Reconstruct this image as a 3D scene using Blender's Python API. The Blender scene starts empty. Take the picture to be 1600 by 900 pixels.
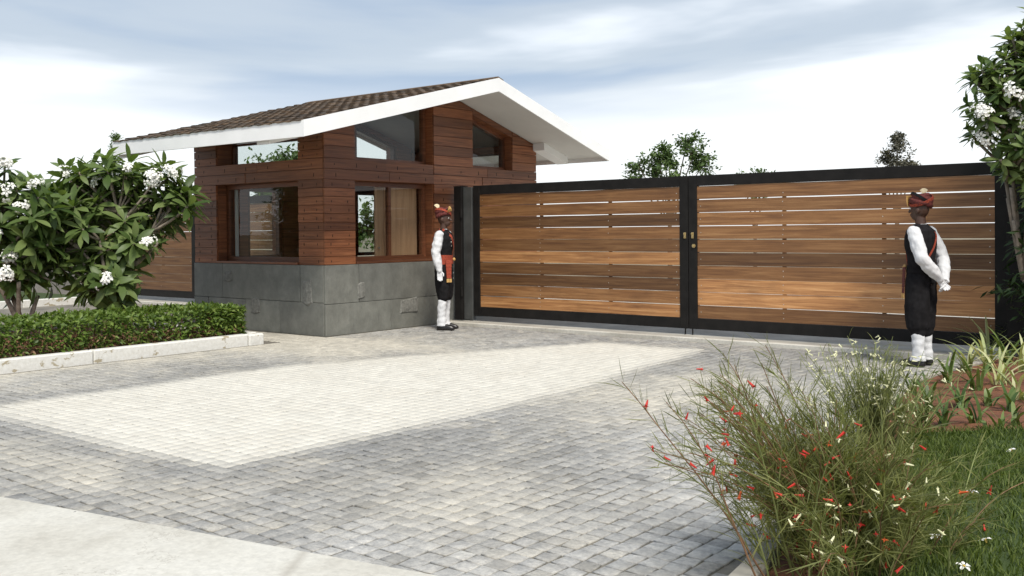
import bpy, bmesh, math, random
import numpy as np
from mathutils import Vector, Matrix, noise

random.seed(7)
rng = np.random.default_rng(7)
scene = bpy.context.scene
COL = scene.collection
R = math.radians

# ------------------------------------------------------------------ camera
CAM = Vector((10.634, -9.253, 1.45))
YAW, PITCH, ROLL = R(38.289), R(-0.726), R(-0.475)
FPX, PPY = 1549.0, 381.6
fw = Vector((-math.sin(YAW) * math.cos(PITCH), math.cos(YAW) * math.cos(PITCH), math.sin(PITCH)))
rt = Vector((math.cos(YAW), math.sin(YAW), 0))
up = rt.cross(fw)
rt2 = math.cos(ROLL) * rt + math.sin(ROLL) * up
up2 = -math.sin(ROLL) * rt + math.cos(ROLL) * up
cam_data = bpy.data.cameras.new('camera')
cam = bpy.data.objects.new('camera', cam_data)
COL.objects.link(cam)
m = Matrix.Identity(4)
for i in range(3):
    m[i][0], m[i][1], m[i][2], m[i][3] = rt2[i], up2[i], -fw[i], CAM[i]
cam.matrix_world = m
cam_data.sensor_width = 36.0
cam_data.lens = FPX / 1600 * 36.0
cam_data.shift_y = -(450 - PPY) / 1600
cam_data.clip_start = 0.05
cam_data.clip_end = 3000
scene.camera = cam
scene.render.resolution_x, scene.render.resolution_y = 1024, 576

# ------------------------------------------------------------------ world and sun
SUN_DIR = Vector((0.72, -0.52, 1.15)).normalized()      # towards the sun
world = bpy.data.worlds.new('World')
scene.world = world
world.use_nodes = True
nt = world.node_tree
nt.nodes.clear()
W = nt.nodes.new
L = nt.links.new
out = W('ShaderNodeOutputWorld')
bg = W('ShaderNodeBackground')
bg.inputs['Strength'].default_value = 0.1
sky = W('ShaderNodeTexSky')
sky.sky_type = 'NISHITA'
sky.sun_disc = False
sky.sun_elevation = math.asin(SUN_DIR.z)
sky.sun_rotation = math.atan2(SUN_DIR.x, SUN_DIR.y)
sky.air_density = 1.0
sky.dust_density = 2.0
tc = W('ShaderNodeTexCoord')
sep = W('ShaderNodeSeparateXYZ')
L(tc.outputs['Generated'], sep.inputs[0])
mp = W('ShaderNodeMapping')
mp.inputs['Location'].default_value = (0.35, 1.9, 0.3)
mp.inputs['Rotation'].default_value = (R(5), R(3), 0)
mp.inputs['Scale'].default_value = (1.15, 1.15, 7.5)
L(tc.outputs['Generated'], mp.inputs['Vector'])
nz = W('ShaderNodeTexNoise')
nz.inputs['Scale'].default_value = 1.5
nz.inputs['Detail'].default_value = 5
nz.inputs['Roughness'].default_value = 0.47
nz.inputs['Distortion'].default_value = 0.25
L(mp.outputs[0], nz.inputs['Vector'])
cl = W('ShaderNodeValToRGB')                              # cloud deck: slate blue bellies to white
cl.color_ramp.interpolation = 'EASE'
e = cl.color_ramp.elements
e[0].position, e[0].color = 0.43, (1.85, 2.35, 3.1, 1)
e[1].position, e[1].color = 0.70, (4.9, 5.1, 5.3, 1)
x = e.new(0.56); x.color = (2.75, 3.1, 3.5, 1)
L(nz.outputs[0], cl.inputs[0])
hz = W('ShaderNodeMapRange')                              # bright band low over the horizon
hz.interpolation_type = 'SMOOTHSTEP'
hz.inputs['From Min'].default_value = 0.035
hz.inputs['From Max'].default_value = 0.125
hz.inputs['To Min'].default_value = 0.96
hz.inputs['To Max'].default_value = 0.0
ad = W('ShaderNodeMath'); ad.operation = 'MULTIPLY_ADD'
ad.inputs[1].default_value = -0.10
L(nz.outputs[0], ad.inputs[0]); L(sep.outputs[2], ad.inputs[2])
L(ad.outputs[0], hz.inputs['Value'])
mx = W('ShaderNodeMixRGB')
mx.inputs['Color2'].default_value = (5.4, 5.5, 5.6, 1)
L(hz.outputs[0], mx.inputs['Fac']); L(cl.outputs[0], mx.inputs['Color1'])
mx2 = W('ShaderNodeMixRGB')
mx2.inputs['Fac'].default_value = 0.88                    # thin cloud over a clear Nishita sky
L(sky.outputs[0], mx2.inputs['Color1']); L(mx.outputs[0], mx2.inputs['Color2'])
L(mx2.outputs[0], bg.inputs['Color'])
L(bg.outputs[0], out.inputs['Surface'])

sun_data = bpy.data.lights.new('sun', 'SUN')
sun_data.energy = 1.8
sun_data.angle = R(14)
sun_data.color = (1.0, 0.95, 0.86)
sun = bpy.data.objects.new('sun', sun_data)
sun.rotation_euler = SUN_DIR.to_track_quat('Z', 'Y').to_euler()
sun.location = (6, -4, 12)
COL.objects.link(sun)

vs = scene.view_settings
vs.view_transform = 'Standard'
vs.look = 'None'
vs.exposure = 1.1
vs.gamma = 1.0
vs.use_curve_mapping = False

# ------------------------------------------------------------------ helpers
MAT = {}


def nodes(name):
    mt = bpy.data.materials.new(name)
    mt.use_nodes = True
    t = mt.node_tree
    b = t.nodes['Principled BSDF']
    MAT[name] = mt
    return mt, t, b


def N(t, kind, **kw):
    n = t.nodes.new(kind)
    for k, v in kw.items():
        if k in n.inputs:
            n.inputs[k].default_value = v
        else:
            setattr(n, k, v)
    return n


def ramp(t, src, stops):
    r = t.nodes.new('ShaderNodeValToRGB')
    el = r.color_ramp.elements
    while len(el) > 1:
        el.remove(el[-1])
    for i, (p, c) in enumerate(stops):
        q = el[0] if i == 0 else el.new(p)
        q.position = p
        q.color = (*c, 1) if len(c) == 3 else c
    t.links.new(src, r.inputs[0])
    return r.outputs[0]


def mix(t, a, b, fac, blend='MIX'):
    n = t.nodes.new('ShaderNodeMixRGB')
    n.blend_type = blend
    for s, v in ((n.inputs[0], fac), (n.inputs[1], a), (n.inputs[2], b)):
        if hasattr(v, 'is_output') or isinstance(v, bpy.types.NodeSocket):
            t.links.new(v, s)
        elif isinstance(v, (int, float)):
            s.default_value = v
        else:
            s.default_value = (*v, 1) if len(v) == 3 else v
    return n.outputs[0]


def pos_noise(t, scale=(1, 1, 1), sc=1.0, detail=4, rough=.55, coord='pos', dist=0.0):
    if coord == 'pos':
        src = t.nodes.new('ShaderNodeNewGeometry').outputs['Position']
    else:
        src = t.nodes.new('ShaderNodeTexCoord').outputs['Object']
    mpn = N(t, 'ShaderNodeMapping')
    mpn.inputs['Scale'].default_value = scale
    t.links.new(src, mpn.inputs['Vector'])
    nn = N(t, 'ShaderNodeTexNoise')
    nn.inputs['Scale'].default_value = sc
    nn.inputs['Detail'].default_value = detail
    nn.inputs['Roughness'].default_value = rough
    nn.inputs['Distortion'].default_value = dist
    t.links.new(mpn.outputs[0], nn.inputs['Vector'])
    return nn.outputs[0]


def bump(t, b, h, strength=.3, dist=.01):
    bn = N(t, 'ShaderNodeBump')
    bn.inputs['Strength'].default_value = strength
    bn.inputs['Distance'].default_value = dist
    t.links.new(h, bn.inputs['Height'])
    t.links.new(bn.outputs[0], b.inputs['Normal'])


def obj_rand(t):
    return t.nodes.new('ShaderNodeObjectInfo').outputs['Random']


def attr(t, name, out='Fac'):
    a = t.nodes.new('ShaderNodeAttribute')
    a.attribute_name = name
    return a.outputs[out]


def simple(name, col, rough=.6, metal=0., var=.12, sc=9., bmp=0., spec=None):
    mt, t, b = nodes(name)
    n = pos_noise(t, (1, 1, 1), sc)
    lo = tuple(c * (1 - var) for c in col)
    hi = tuple(min(1, c * (1 + var)) for c in col)
    t.links.new(ramp(t, n, [(.3, lo), (.7, hi)]), b.inputs['Base Color'])
    b.inputs['Roughness'].default_value = rough
    b.inputs['Metallic'].default_value = metal
    if spec is not None:
        b.inputs['Specular IOR Level'].default_value = spec
    if bmp:
        bump(t, b, n, bmp, .01)
    return mt


def wood(name, dark, mid, light, rough=.55, grain=(1.6, 1.6, 42), weather=.25, ocol=False):
    # horizontal boards: grain runs along the board
    mt, t, b = nodes(name)
    geo = t.nodes.new('ShaderNodeNewGeometry')
    r = obj_rand(t)
    off = N(t, 'ShaderNodeMath', operation='MULTIPLY'); off.inputs[1].default_value = 37.0
    t.links.new(r, off.inputs[0])
    add = N(t, 'ShaderNodeVectorMath', operation='ADD')
    t.links.new(geo.outputs['Position'], add.inputs[0]); t.links.new(off.outputs[0], add.inputs[1])
    mp_ = N(t, 'ShaderNodeMapping'); mp_.inputs['Scale'].default_value = grain
    t.links.new(add.outputs[0], mp_.inputs['Vector'])
    g = N(t, 'ShaderNodeTexNoise'); g.inputs['Scale'].default_value = 1.0
    g.inputs['Detail'].default_value = 6; g.inputs['Roughness'].default_value = .62
    g.inputs['Distortion'].default_value = .6
    t.links.new(mp_.outputs[0], g.inputs['Vector'])
    c = ramp(t, g.outputs[0], [(.28, dark), (.5, mid), (.74, light)])
    tone = ramp(t, r, [(0, (.62, .60, .60)), (.45, (1, 1, 1)), (1, (1.32, 1.26, 1.2))] if not ocol else [(0, (.85,) * 3), (1, (1.15,) * 3)])
    c = mix(t, c, tone, 1.0, 'MULTIPLY')
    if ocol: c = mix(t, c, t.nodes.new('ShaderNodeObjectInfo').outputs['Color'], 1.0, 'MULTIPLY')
    w = pos_noise(t, (1.1, 1.1, 3.0), 1.7, 4)
    c = mix(t, c, tuple(x * .72 for x in dark), ramp(t, w, [(.5, (0, 0, 0)), (.78, (weather,) * 3)]), 'MIX')
    t.links.new(c, b.inputs['Base Color'])
    b.inputs['Roughness'].default_value = rough
    bump(t, b, g.outputs[0], .25, .004)
    return mt


def leaf_mat(name, dark, mid, light, rough=.45, trans=.25):
    mt, t, b = nodes(name)
    a = attr(t, 'tint')
    r = obj_rand(t)
    s = N(t, 'ShaderNodeMath', operation='ADD'); t.links.new(a, s.inputs[0]); t.links.new(r, s.inputs[1])
    f = N(t, 'ShaderNodeMath', operation='FRACT'); t.links.new(s.outputs[0], f.inputs[0])
    c = ramp(t, f.outputs[0], [(0, dark), (.55, mid), (1, light)])
    t.links.new(c, b.inputs['Base Color'])
    b.inputs['Roughness'].default_value = rough
    b.inputs['Specular IOR Level'].default_value = .35
    tr = N(t, 'ShaderNodeBsdfTranslucent')
    c2 = mix(t, c, (1.25, 1.35, .55), 1.0, 'MULTIPLY')
    t.links.new(c2, tr.inputs['Color'])
    ms = N(t, 'ShaderNodeMixShader'); ms.inputs[0].default_value = trans
    t.links.new(b.outputs[0], ms.inputs[1]); t.links.new(tr.outputs[0], ms.inputs[2])
    t.links.new(ms.outputs[0], t.nodes['Material Output'].inputs['Surface'])
    return mt


# --- materials
wood('cladding_wood', (.090, .030, .013), (.205, .074, .030), (.300, .122, .052), .5)
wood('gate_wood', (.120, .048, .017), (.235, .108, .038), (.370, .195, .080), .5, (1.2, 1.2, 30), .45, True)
wood('frame_wood', (.085, .030, .014), (.150, .056, .026), (.22, .09, .042), .42)
wood('door_wood', (.42, .24, .13), (.55, .33, .19), (.64, .41, .25), .45, (14, 14, 1.2), .15)
simple('black_steel', (.011, .0098, .009), .6, 0., .35, 6, .05, .22)
simple('grey_steel', (.055, .057, .055), .55, 0., .35, 4, .05)
simple('bright_metal', (.55, .52, .46), .35, .8, .2, 30)
simple('brass', (.50, .38, .18), .35, .8, .2, 30)
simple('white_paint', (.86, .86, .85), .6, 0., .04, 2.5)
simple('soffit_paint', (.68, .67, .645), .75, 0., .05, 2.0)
simple('floor_screed', (.22, .2, .18), .7)
simple('skin', (.070, .034, .022), .5, 0., .15, 20)
simple('eye_white', (.7, .68, .64), .3)
simple('dark_eye', (.012, .008, .006), .2)
simple('black_cloth', (.013, .012, .013), .92, 0., .35, 18, .25, .15)
simple('white_cloth', (.66, .66, .67), .9, 0., .05, 14, .25, .15)
simple('orange_cloth', (.30, .048, .022), .85, 0., .35, 60, .2)
simple('maroon_cloth', (.115, .024, .020), .9, 0., .45, 45, .3)
simple('gold_cloth', (.55, .33, .11), .6, 0., .3, 60, .2)
simple('cream_cloth', (.72, .62, .42), .85, 0., .15, 40, .2)
simple('shoe_leather', (.014, .012, .011), .35, 0., .3, 20)
simple('petal_white', (.82, .81, .76), .6, 0., .04, 20)
simple('petal_yellow', (.70, .48, .08), .6)
simple('petal_red', (.52, .028, .018), .55, 0., .3, 40)
simple('petal_orange', (.62, .10, .02), .55, 0., .3, 40)
simple('petal_cream', (.76, .74, .46), .6, 0., .12, 40)
simple('bark', (.22, .185, .145), .8, 0., .35, 14, .4)
simple('dark_bark', (.10, .08, .06), .85, 0., .35, 14, .4)
simple('green_stem', (.22, .25, .085), .6, 0., .3, 20)
simple('brown_stem', (.20, .11, .055), .7, 0., .4, 20)
leaf_mat('frangipani_leaf', (.055, .096, .024), (.125, .182, .054), (.205, .265, .095), .45, .32)
leaf_mat('hedge_leaf', (.050, .092, .016), (.125, .190, .036), (.240, .310, .075), .45, .3)
leaf_mat('dry_leaf', (.07, .035, .018), (.16, .085, .045), (.26, .17, .09), .7, .1)
leaf_mat('tree_leaf', (.050, .085, .026), (.10, .16, .048), (.17, .24, .085), .5, .35)
leaf_mat('grey_leaf', (.050, .052, .040), (.10, .098, .075), (.16, .15, .115), .6, .2)
leaf_mat('dark_leaf', (.012, .030, .008), (.026, .056, .015), (.055, .095, .028), .5, .2)
leaf_mat('grass_blade', (.050, .078, .014), (.098, .142, .026), (.165, .205, .050), .6, .3)
leaf_mat('strap_leaf', (.045, .085, .018), (.10, .16, .04), (.20, .26, .085), .45, .25)
leaf_mat('variegated_leaf', (.20, .26, .09), (.40, .44, .20), (.62, .60, .36), .45, .25)
leaf_mat('needle_green', (.085, .095, .028), (.165, .180, .055), (.26, .26, .095), .6, .35)

mt, t, b = nodes('stone')
n1 = pos_noise(t, (1, 1, 1), 4.2, 8, .72)
n2 = pos_noise(t, (1.5, 1.5, .5), 14, 7, .7)
c = ramp(t, n1, [(.28, (.120, .121, .108)), (.55, (.178, .179, .160)), (.8, (.24, .24, .215))])
c = mix(t, c, (.26, .255, .235), ramp(t, n2, [(.62, (0, 0, 0)), (.78, (.45,) * 3)]))
tone = ramp(t, obj_rand(t), [(0, (.82,) * 3), (1, (1.2, 1.2, 1.17))])
c = mix(t, c, tone, 1., 'MULTIPLY')
t.links.new(c, b.inputs['Base Color'])
b.inputs['Roughness'].default_value = .55
bump(t, b, n2, .8, .010)

mt, t, b = nodes('rough_stone')
n1 = pos_noise(t, (1, 1, 1), 24, 5, .65)
t.links.new(ramp(t, n1, [(.3, (.11, .11, .097)), (.7, (.25, .245, .22))]), b.inputs['Base Color'])
b.inputs['Roughness'].default_value = .8
bump(t, b, n1, .8, .01)

mt, t, b = nodes('sett_stone')
base = attr(t, 'col', 'Color')
n1 = pos_noise(t, (1, 1, 1), 46, 5, .7)
n2 = pos_noise(t, (1, 1, .3), 1.3, 7, .72)
al = attr(t, 'col', 'Alpha')
c = mix(t, base, ramp(t, n1, [(.22, (.62,) * 3), (.5, (1.0,) * 3), (.78, (1.36, 1.34, 1.28))]), al, 'MULTIPLY')
n3 = pos_noise(t, (1, 1, 1), 15, 5, .7)
c = mix(t, c, ramp(t, n3, [(.3, (.74,) * 3), (.7, (1.24, 1.23, 1.2))]), al, 'MULTIPLY')
c = mix(t, c, (.54, .50, .425), ramp(t, n2, [(.50, (0, 0, 0)), (.68, (.45,) * 3)]))
t.links.new(c, b.inputs['Base Color'])
b.inputs['Roughness'].default_value = .78
bump(t, b, n1, .5, .006)

mt, t, b = nodes('paving_bed')
n1 = pos_noise(t, (1, 1, 1), 2.2, 6, .65)
n2 = pos_noise(t, (1, 1, 1), 60, 3, .6)
c = ramp(t, n1, [(.3, (.11, .10, .082)), (.7, (.27, .245, .20))])
c = mix(t, c, ramp(t, n2, [(.3, (.8,) * 3), (.7, (1.15,) * 3)]), 1., 'MULTIPLY')
t.links.new(c, b.inputs['Base Color'])
b.inputs['Roughness'].default_value = .9

mt, t, b = nodes('concrete')
n1 = pos_noise(t, (1, 1, 1), 1.1, 7, .62)
n2 = pos_noise(t, (1, 1, 1), 34, 4, .6)
c = ramp(t, n1, [(.28, (.40, .37, .31)), (.5, (.57, .545, .48)), (.75, (.66, .64, .58))])
c = mix(t, c, ramp(t, n2, [(.25, (.85,) * 3), (.75, (1.1,) * 3)]), 1., 'MULTIPLY')
vo = N(t, 'ShaderNodeTexVoronoi', feature='DISTANCE_TO_EDGE')
vo.inputs['Scale'].default_value = .55
wob = pos_noise(t, (1, 1, 1), 3, 5, .7)
gp = t.nodes.new('ShaderNodeNewGeometry')
va = N(t, 'ShaderNodeVectorMath', operation='ADD')
t.links.new(gp.outputs['Position'], va.inputs[0]); t.links.new(wob, va.inputs[1])
t.links.new(va.outputs[0], vo.inputs['Vector'])
c = mix(t, c, (.36, .33, .28), ramp(t, vo.outputs['Distance'], [(0, (.6,) * 3), (.012, (0, 0, 0))]))
t.links.new(c, b.inputs['Base Color'])
b.inputs['Roughness'].default_value = .85
bump(t, b, n2, .3, .004)

mt, t, b = nodes('grey_concrete')
n1 = pos_noise(t, (1, 1, 1), 2.1, 6, .62)
c = ramp(t, n1, [(.3, (.27, .25, .215)), (.7, (.45, .425, .37))])
t.links.new(c, b.inputs['Base Color'])
b.inputs['Roughness'].default_value = .85
bump(t, b, n1, .2, .01)

mt, t, b = nodes('kerb_paint')
n1 = pos_noise(t, (1, 1.3, 2), 3.1, 6, .6)
n2 = pos_noise(t, (1, 1, 1), 24, 4, .6)
c = ramp(t, n2, [(.3, (.62, .60, .55)), (.7, (.74, .73, .69))])
c = mix(t, c, (.34, .28, .17), ramp(t, n1, [(.59, (0, 0, 0)), (.62, (.85,) * 3)]))
t.links.new(c, b.inputs['Base Color'])
b.inputs['Roughness'].default_value = .8
bump(t, b, n2, .4, .01)

mt, t, b = nodes('soil')
n1 = pos_noise(t, (1, 1, 1), 5, 7, .68)
c = ramp(t, n1, [(.28, (.075, .030, .015)), (.55, (.20, .078, .036)), (.78, (.30, .135, .07))])
t.links.new(c, b.inputs['Base Color'])
b.inputs['Roughness'].default_value = .95
bump(t, b, n1, 1.0, .05)

mt, t, b = nodes('turf')
n1 = pos_noise(t, (1, 1, 1), 4, 6, .65)
t.links.new(ramp(t, n1, [(.3, (.022, .040, .008)), (.7, (.055, .085, .018))]), b.inputs['Base Color'])
b.inputs['Roughness'].default_value = .95

mt, t, b = nodes('earth')
n1 = pos_noise(t, (1, 1, 1), .4, 7, .65)
t.links.new(ramp(t, n1, [(.3, (.14, .12, .075)), (.7, (.30, .25, .17))]), b.inputs['Base Color'])
b.inputs['Roughness'].default_value = .95

mt, t, b = nodes('roof_tile')
n1 = pos_noise(t, (1, 1, 1), 9, 5, .65)
c = ramp(t, n1, [(.3, (.050, .036, .025)), (.55, (.115, .080, .052)), (.8, (.20, .150, .10))])
rs = N(t, 'ShaderNodeMath', operation='ADD'); t.links.new(obj_rand(t), rs.inputs[0]); t.links.new(attr(t, 'tint'), rs.inputs[1])
rf = N(t, 'ShaderNodeMath', operation='FRACT'); t.links.new(rs.outputs[0], rf.inputs[0])
tone = ramp(t, rf.outputs[0], [(0, (.6, .62, .64)), (.5, (1, 1, 1)), (1, (1.35, 1.2, 1.0))])
c = mix(t, c, tone, 1., 'MULTIPLY')
t.links.new(c, b.inputs['Base Color'])
b.inputs['Roughness'].default_value = .85
bump(t, b, n1, .4, .01)

mt, t, b = nodes('wall_render')
n1 = pos_noise(t, (1, 1, 1), 1.4, 6, .6)
t.links.new(ramp(t, n1, [(.3, (.17, .155, .135)), (.7, (.27, .25, .22))]), b.inputs['Base Color'])
b.inputs['Roughness'].default_value = .9

mt = bpy.data.materials.new('glass'); mt.use_nodes = True; MAT['glass'] = mt
t = mt.node_tree; t.nodes.remove(t.nodes['Principled BSDF'])
tr = N(t, 'ShaderNodeBsdfTransparent'); tr.inputs[0].default_value = (.90, .92, .915, 1)
gl = N(t, 'ShaderNodeBsdfGlossy'); gl.inputs['Roughness'].default_value = .01
fr = N(t, 'ShaderNodeFresnel'); fr.inputs[0].default_value = 1.5
ms = N(t, 'ShaderNodeMixShader')
gb = N(t, 'ShaderNodeNewGeometry')
sb = N(t, 'ShaderNodeMath', operation='SUBTRACT'); sb.inputs[0].default_value = 1.0
t.links.new(gb.outputs['Backfacing'], sb.inputs[1])
mu = N(t, 'ShaderNodeMath', operation='MULTIPLY')
t.links.new(fr.outputs[0], mu.inputs[0]); t.links.new(sb.outputs[0], mu.inputs[1])
t.links.new(mu.outputs[0], ms.inputs[0]); t.links.new(tr.outputs[0], ms.inputs[1]); t.links.new(gl.outputs[0], ms.inputs[2])
t.links.new(ms.outputs[0], t.nodes['Material Output'].inputs['Surface'])


# --- objects
def put(name, me, parent=None, mat=None):
    o = bpy.data.objects.new(name, me)
    COL.objects.link(o)
    if parent is not None:
        o.parent = parent
    if mat is not None and me is not None and len(me.materials) == 0:
        me.materials.append(MAT[mat])
    return o


def tag(o, label=None, cat=None, group=None, kind=None):
    if label: o['label'] = label
    if cat: o['category'] = cat
    if group: o['group'] = group
    if kind: o['kind'] = kind
    return o


def empty(name, loc=(0, 0, 0), rz=0., label=None, cat=None, group=None):
    o = bpy.data.objects.new(name, None)
    o.empty_display_size = .2
    COL.objects.link(o)
    o.location = loc
    o.rotation_euler = (0, 0, rz)
    return tag(o, label, cat, group)


class MB:
    def __init__(s):
        s.v = []; s.f = []; s.tint = []

    def add(s, verts, faces, tint=.5):
        n = len(s.v)
        s.v.extend([tuple(q) for q in verts])
        s.f.extend([tuple(i + n for i in q) for q in faces])
        s.tint.extend([tint] * len(verts))

    def box(s, x0, x1, y0, y1, z0, z1, c=0.0):
        if c <= 0:
            vv = [(x, y, z) for z in (z0, z1) for y in (y0, y1) for x in (x0, x1)]
            s.add(vv, [(0, 2, 3, 1), (4, 5, 7, 6), (0, 1, 5, 4), (2, 6, 7, 3), (0, 4, 6, 2), (1, 3, 7, 5)])
            return
        bm = bmesh.new()
        bmesh.ops.create_cube(bm, size=1)
        for v in bm.verts:
            v.co = Vector(((x0 + x1) / 2 + v.co.x * (x1 - x0), (y0 + y1) / 2 + v.co.y * (y1 - y0), (z0 + z1) / 2 + v.co.z * (z1 - z0)))
        bmesh.ops.bevel(bm, geom=bm.edges[:], offset=c, segments=1, affect='EDGES')
        bm.verts.index_update()
        s.add([v.co[:] for v in bm.verts], [[v.index for v in f.verts] for f in bm.faces])
        bm.free()

    def tube(s, pts, rad, seg=6, cap=True, tint=.5, sq=None):
        pts = [Vector(q) for q in pts]
        n0 = len(pts)
        ref = Vector((0, 0, 1))
        vv = []
        u = None
        for i, q in enumerate(pts):
            d = (pts[min(i + 1, n0 - 1)] - pts[max(i - 1, 0)])
            if d.length < 1e-9: d = Vector((0, 0, 1))
            d.normalize()
            if u is None:
                u = d.orthogonal().normalized()
            else:
                u = (u - d * u.dot(d))
                u = u.normalized() if u.length > 1e-6 else d.orthogonal().normalized()
            w = d.cross(u)
            r = rad[i] if hasattr(rad, '__len__') else rad
            for k in range(seg):
                a = 2 * math.pi * k / seg
                vv.append(q + u * (r * math.cos(a)) + w * (r * math.sin(a)))
        ff = []
        for i in range(n0 - 1):
            for k in range(seg):
                k2 = (k + 1) % seg
                ff.append((i * seg + k, i * seg + k2, (i + 1) * seg + k2, (i + 1) * seg + k))
        if cap:
            ff.append(tuple(range(seg))[::-1])
            ff.append(tuple((n0 - 1) * seg + k for k in range(seg)))
        s.add(vv, ff, tint)

    def prism(s, poly, axis, a, b_, tint=.5):
        """convex polygon in the two remaining axes, extruded along axis from a to b_"""
        def P(q, w):
            if axis == 'x': return (w, q[0], q[1])
            if axis == 'y': return (q[0], w, q[1])
            return (q[0], q[1], w)
        n = len(poly)
        vv = [P(q, a) for q in poly] + [P(q, b_) for q in poly]
        ff = [tuple(range(n))[::-1], tuple(range(n, 2 * n))]
        for i in range(n):
            j = (i + 1) % n
            ff.append((i, j, n + j, n + i))
        s.add(vv, ff, tint)

    def mesh(s, name, mat=None, smooth=False, tint=False):
        me = bpy.data.meshes.new(name)
        me.from_pydata(s.v, [], s.f)
        if tint:
            at = me.attributes.new('tint', 'FLOAT', 'POINT')
            at.data.foreach_set('value', np.array(s.tint, dtype=np.float32))
        if mat: me.materials.append(MAT[mat])
        me.update()
        if smooth:
            me.polygons.foreach_set('use_smooth', np.ones(len(me.polygons), dtype=bool))
        return me

    def fix(s, me):
        bm = bmesh.new(); bm.from_mesh(me)
        bmesh.ops.recalc_face_normals(bm, faces=bm.faces[:])
        bm.to_mesh(me); bm.free()

    def build(s, name, mat, parent=None, smooth=False, tint=False, fix=True):
        me = s.mesh(name, mat, smooth, tint)
        if fix and len(s.f) < 20000: s.fix(me)
        return put(name, me, parent)


def np_mesh(name, V, F, mat, smooth=False, tint=None):
    """V (n,3) float, F (m,k) int, tint (n,)"""
    me = bpy.data.meshes.new(name)
    V = np.asarray(V, dtype=np.float32); F = np.asarray(F, dtype=np.int32)
    k = F.shape[1]
    me.vertices.add(len(V)); me.vertices.foreach_set('co', V.ravel())
    me.loops.add(F.size); me.loops.foreach_set('vertex_index', F.ravel())
    me.polygons.add(len(F))
    me.polygons.foreach_set('loop_start', np.arange(0, F.size, k, dtype=np.int32))
    me.polygons.foreach_set('loop_total', np.full(len(F), k, dtype=np.int32))
    if smooth: me.polygons.foreach_set('use_smooth', np.ones(len(F), dtype=bool))
    me.update(calc_edges=True)
    if tint is not None:
        at = me.attributes.new('tint', 'FLOAT', 'POINT')
        at.data.foreach_set('value', np.asarray(tint, dtype=np.float32))
    me.materials.append(MAT[mat])
    return me


def box_obj(name, mat, x0, x1, y0, y1, z0, z1, parent=None, c=0.0):
    mb = MB(); mb.box(x0, x1, y0, y1, z0, z1, c)
    return mb.build(name, mat, parent)


def clip(poly, a, bb, cc):
    """keep points with a*u + bb*v <= cc"""
    res = []
    for i in range(len(poly)):
        p, q = poly[i], poly[(i + 1) % len(poly)]
        dp, dq = a * p[0] + bb * p[1] - cc, a * q[0] + bb * q[1] - cc
        if dp <= 0: res.append(p)
        if dp * dq < 0:
            k = dp / (dp - dq)
            res.append((p[0] + (q[0] - p[0]) * k, p[1] + (q[1] - p[1]) * k))
    return res


def area2(poly):
    return abs(sum(poly[i][0] * poly[(i + 1) % len(poly)][1] - poly[(i + 1) % len(poly)][0] * poly[i][1] for i in range(len(poly)))) / 2 if len(poly) > 2 else 0


def copy_tree(o, parent=None):
    c = o.copy(); COL.objects.link(c)
    if parent is not None: c.parent = parent
    for ch in list(o.children): copy_tree(ch, c)
    return c


# ------------------------------------------------------------------ setting: ground, drive, kerbs
G_Y = 2.694                        # front plane of the gates
LX, DY = 3.10, 4.94                # guard house footprint
HB, H1, H2 = 1.0, 2.21, 2.51       # stone plinth, beam underside, beam top


def bed_edge(y):                   # drive side edge of the right-hand garden
    pts = [(-14, 9.3), (-7.5, 9.20), (-5.6, 8.93), (-2.5, 8.34), (-.1, 7.92), (1.2, 8.05), (2.4, 8.25), (6, 8.4)]
    for (a, xa), (b_, xb) in zip(pts, pts[1:]):
        if a <= y <= b_: return xa + (xb - xa) * (y - a) / (b_ - a)
    return 9.3 if y < -14 else 8.4


mb = MB(); mb.add([(-900, -900, -.03), (900, -900, -.03), (900, 900, -.03), (-900, 900, -.03)], [(0, 1, 2, 3)])
tag(mb.build('ground', 'earth'), kind='structure')

mb = MB(); mb.add([(-22, -6.9, 0), (9.6, -6.9, 0), (9.6, 2.6, 0), (-22, 2.6, 0)], [(0, 1, 2, 3)])
paving = tag(mb.build('driveway_paving', 'paving_bed'), kind='structure')


def apron_y(x): return -6.73 + .1875 * (x - 5.03)


mb = MB()
xs = [-22, 0, 3, 5, 6, 7, 8, 9.6]
top = [(x, apron_y(max(x, 2)), .012) for x in xs]
bot = [(x, -16, .012) for x in xs]
mb.add(top + bot, [(i, i + 1, len(xs) + i + 1, len(xs) + i) for i in range(len(xs) - 1)])
tag(mb.build('concrete_road', 'concrete'), kind='structure')
mb = MB(); mb.box(-14, 8.3, 2.36, 3.6, -.02, .045, .006)
tag(mb.build('gate_threshold', 'grey_concrete'), kind='structure')
mb = MB(); mb.box(-14, 8.24, 2.27, 2.36, -.02, .052, .006)
tag(mb.build('threshold_edging', 'concrete'), kind='structure')
mb = MB(); mb.add([(-14, 3.6, .004), (8.3, 3.6, .004), (8.3, 16, .004), (-14, 16, .004)], [(0, 1, 2, 3)])
tag(mb.build('inner_drive', 'concrete'), kind='structure')

# setts, 105 mm granite cubes; the 300 that show largest are parts, the rest one part
S = .105
setts = []
for iy in range(int(-7.0 / S), int(2.27 / S)):
    for ix in range(int(-6.3 / S), int(9.3 / S)):
        x0, y0 = ix * S, iy * S
        xc, yc = x0 + S / 2, y0 + S / 2
        if y0 < apron_y(max(xc, 2)) - .13 or x0 + S > bed_edge(yc) - .08 or y0 + S > 2.26: continue
        if x0 < .09 and not (y0 > -.90 and y0 + S < -.03): continue          # planter side and guard house
        if x0 < .09 and x0 < -4.5: continue
        if x0 < .09 and -LX - .05 < x0 and y0 > -.06: continue
        setts.append((xc, yc))


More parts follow.
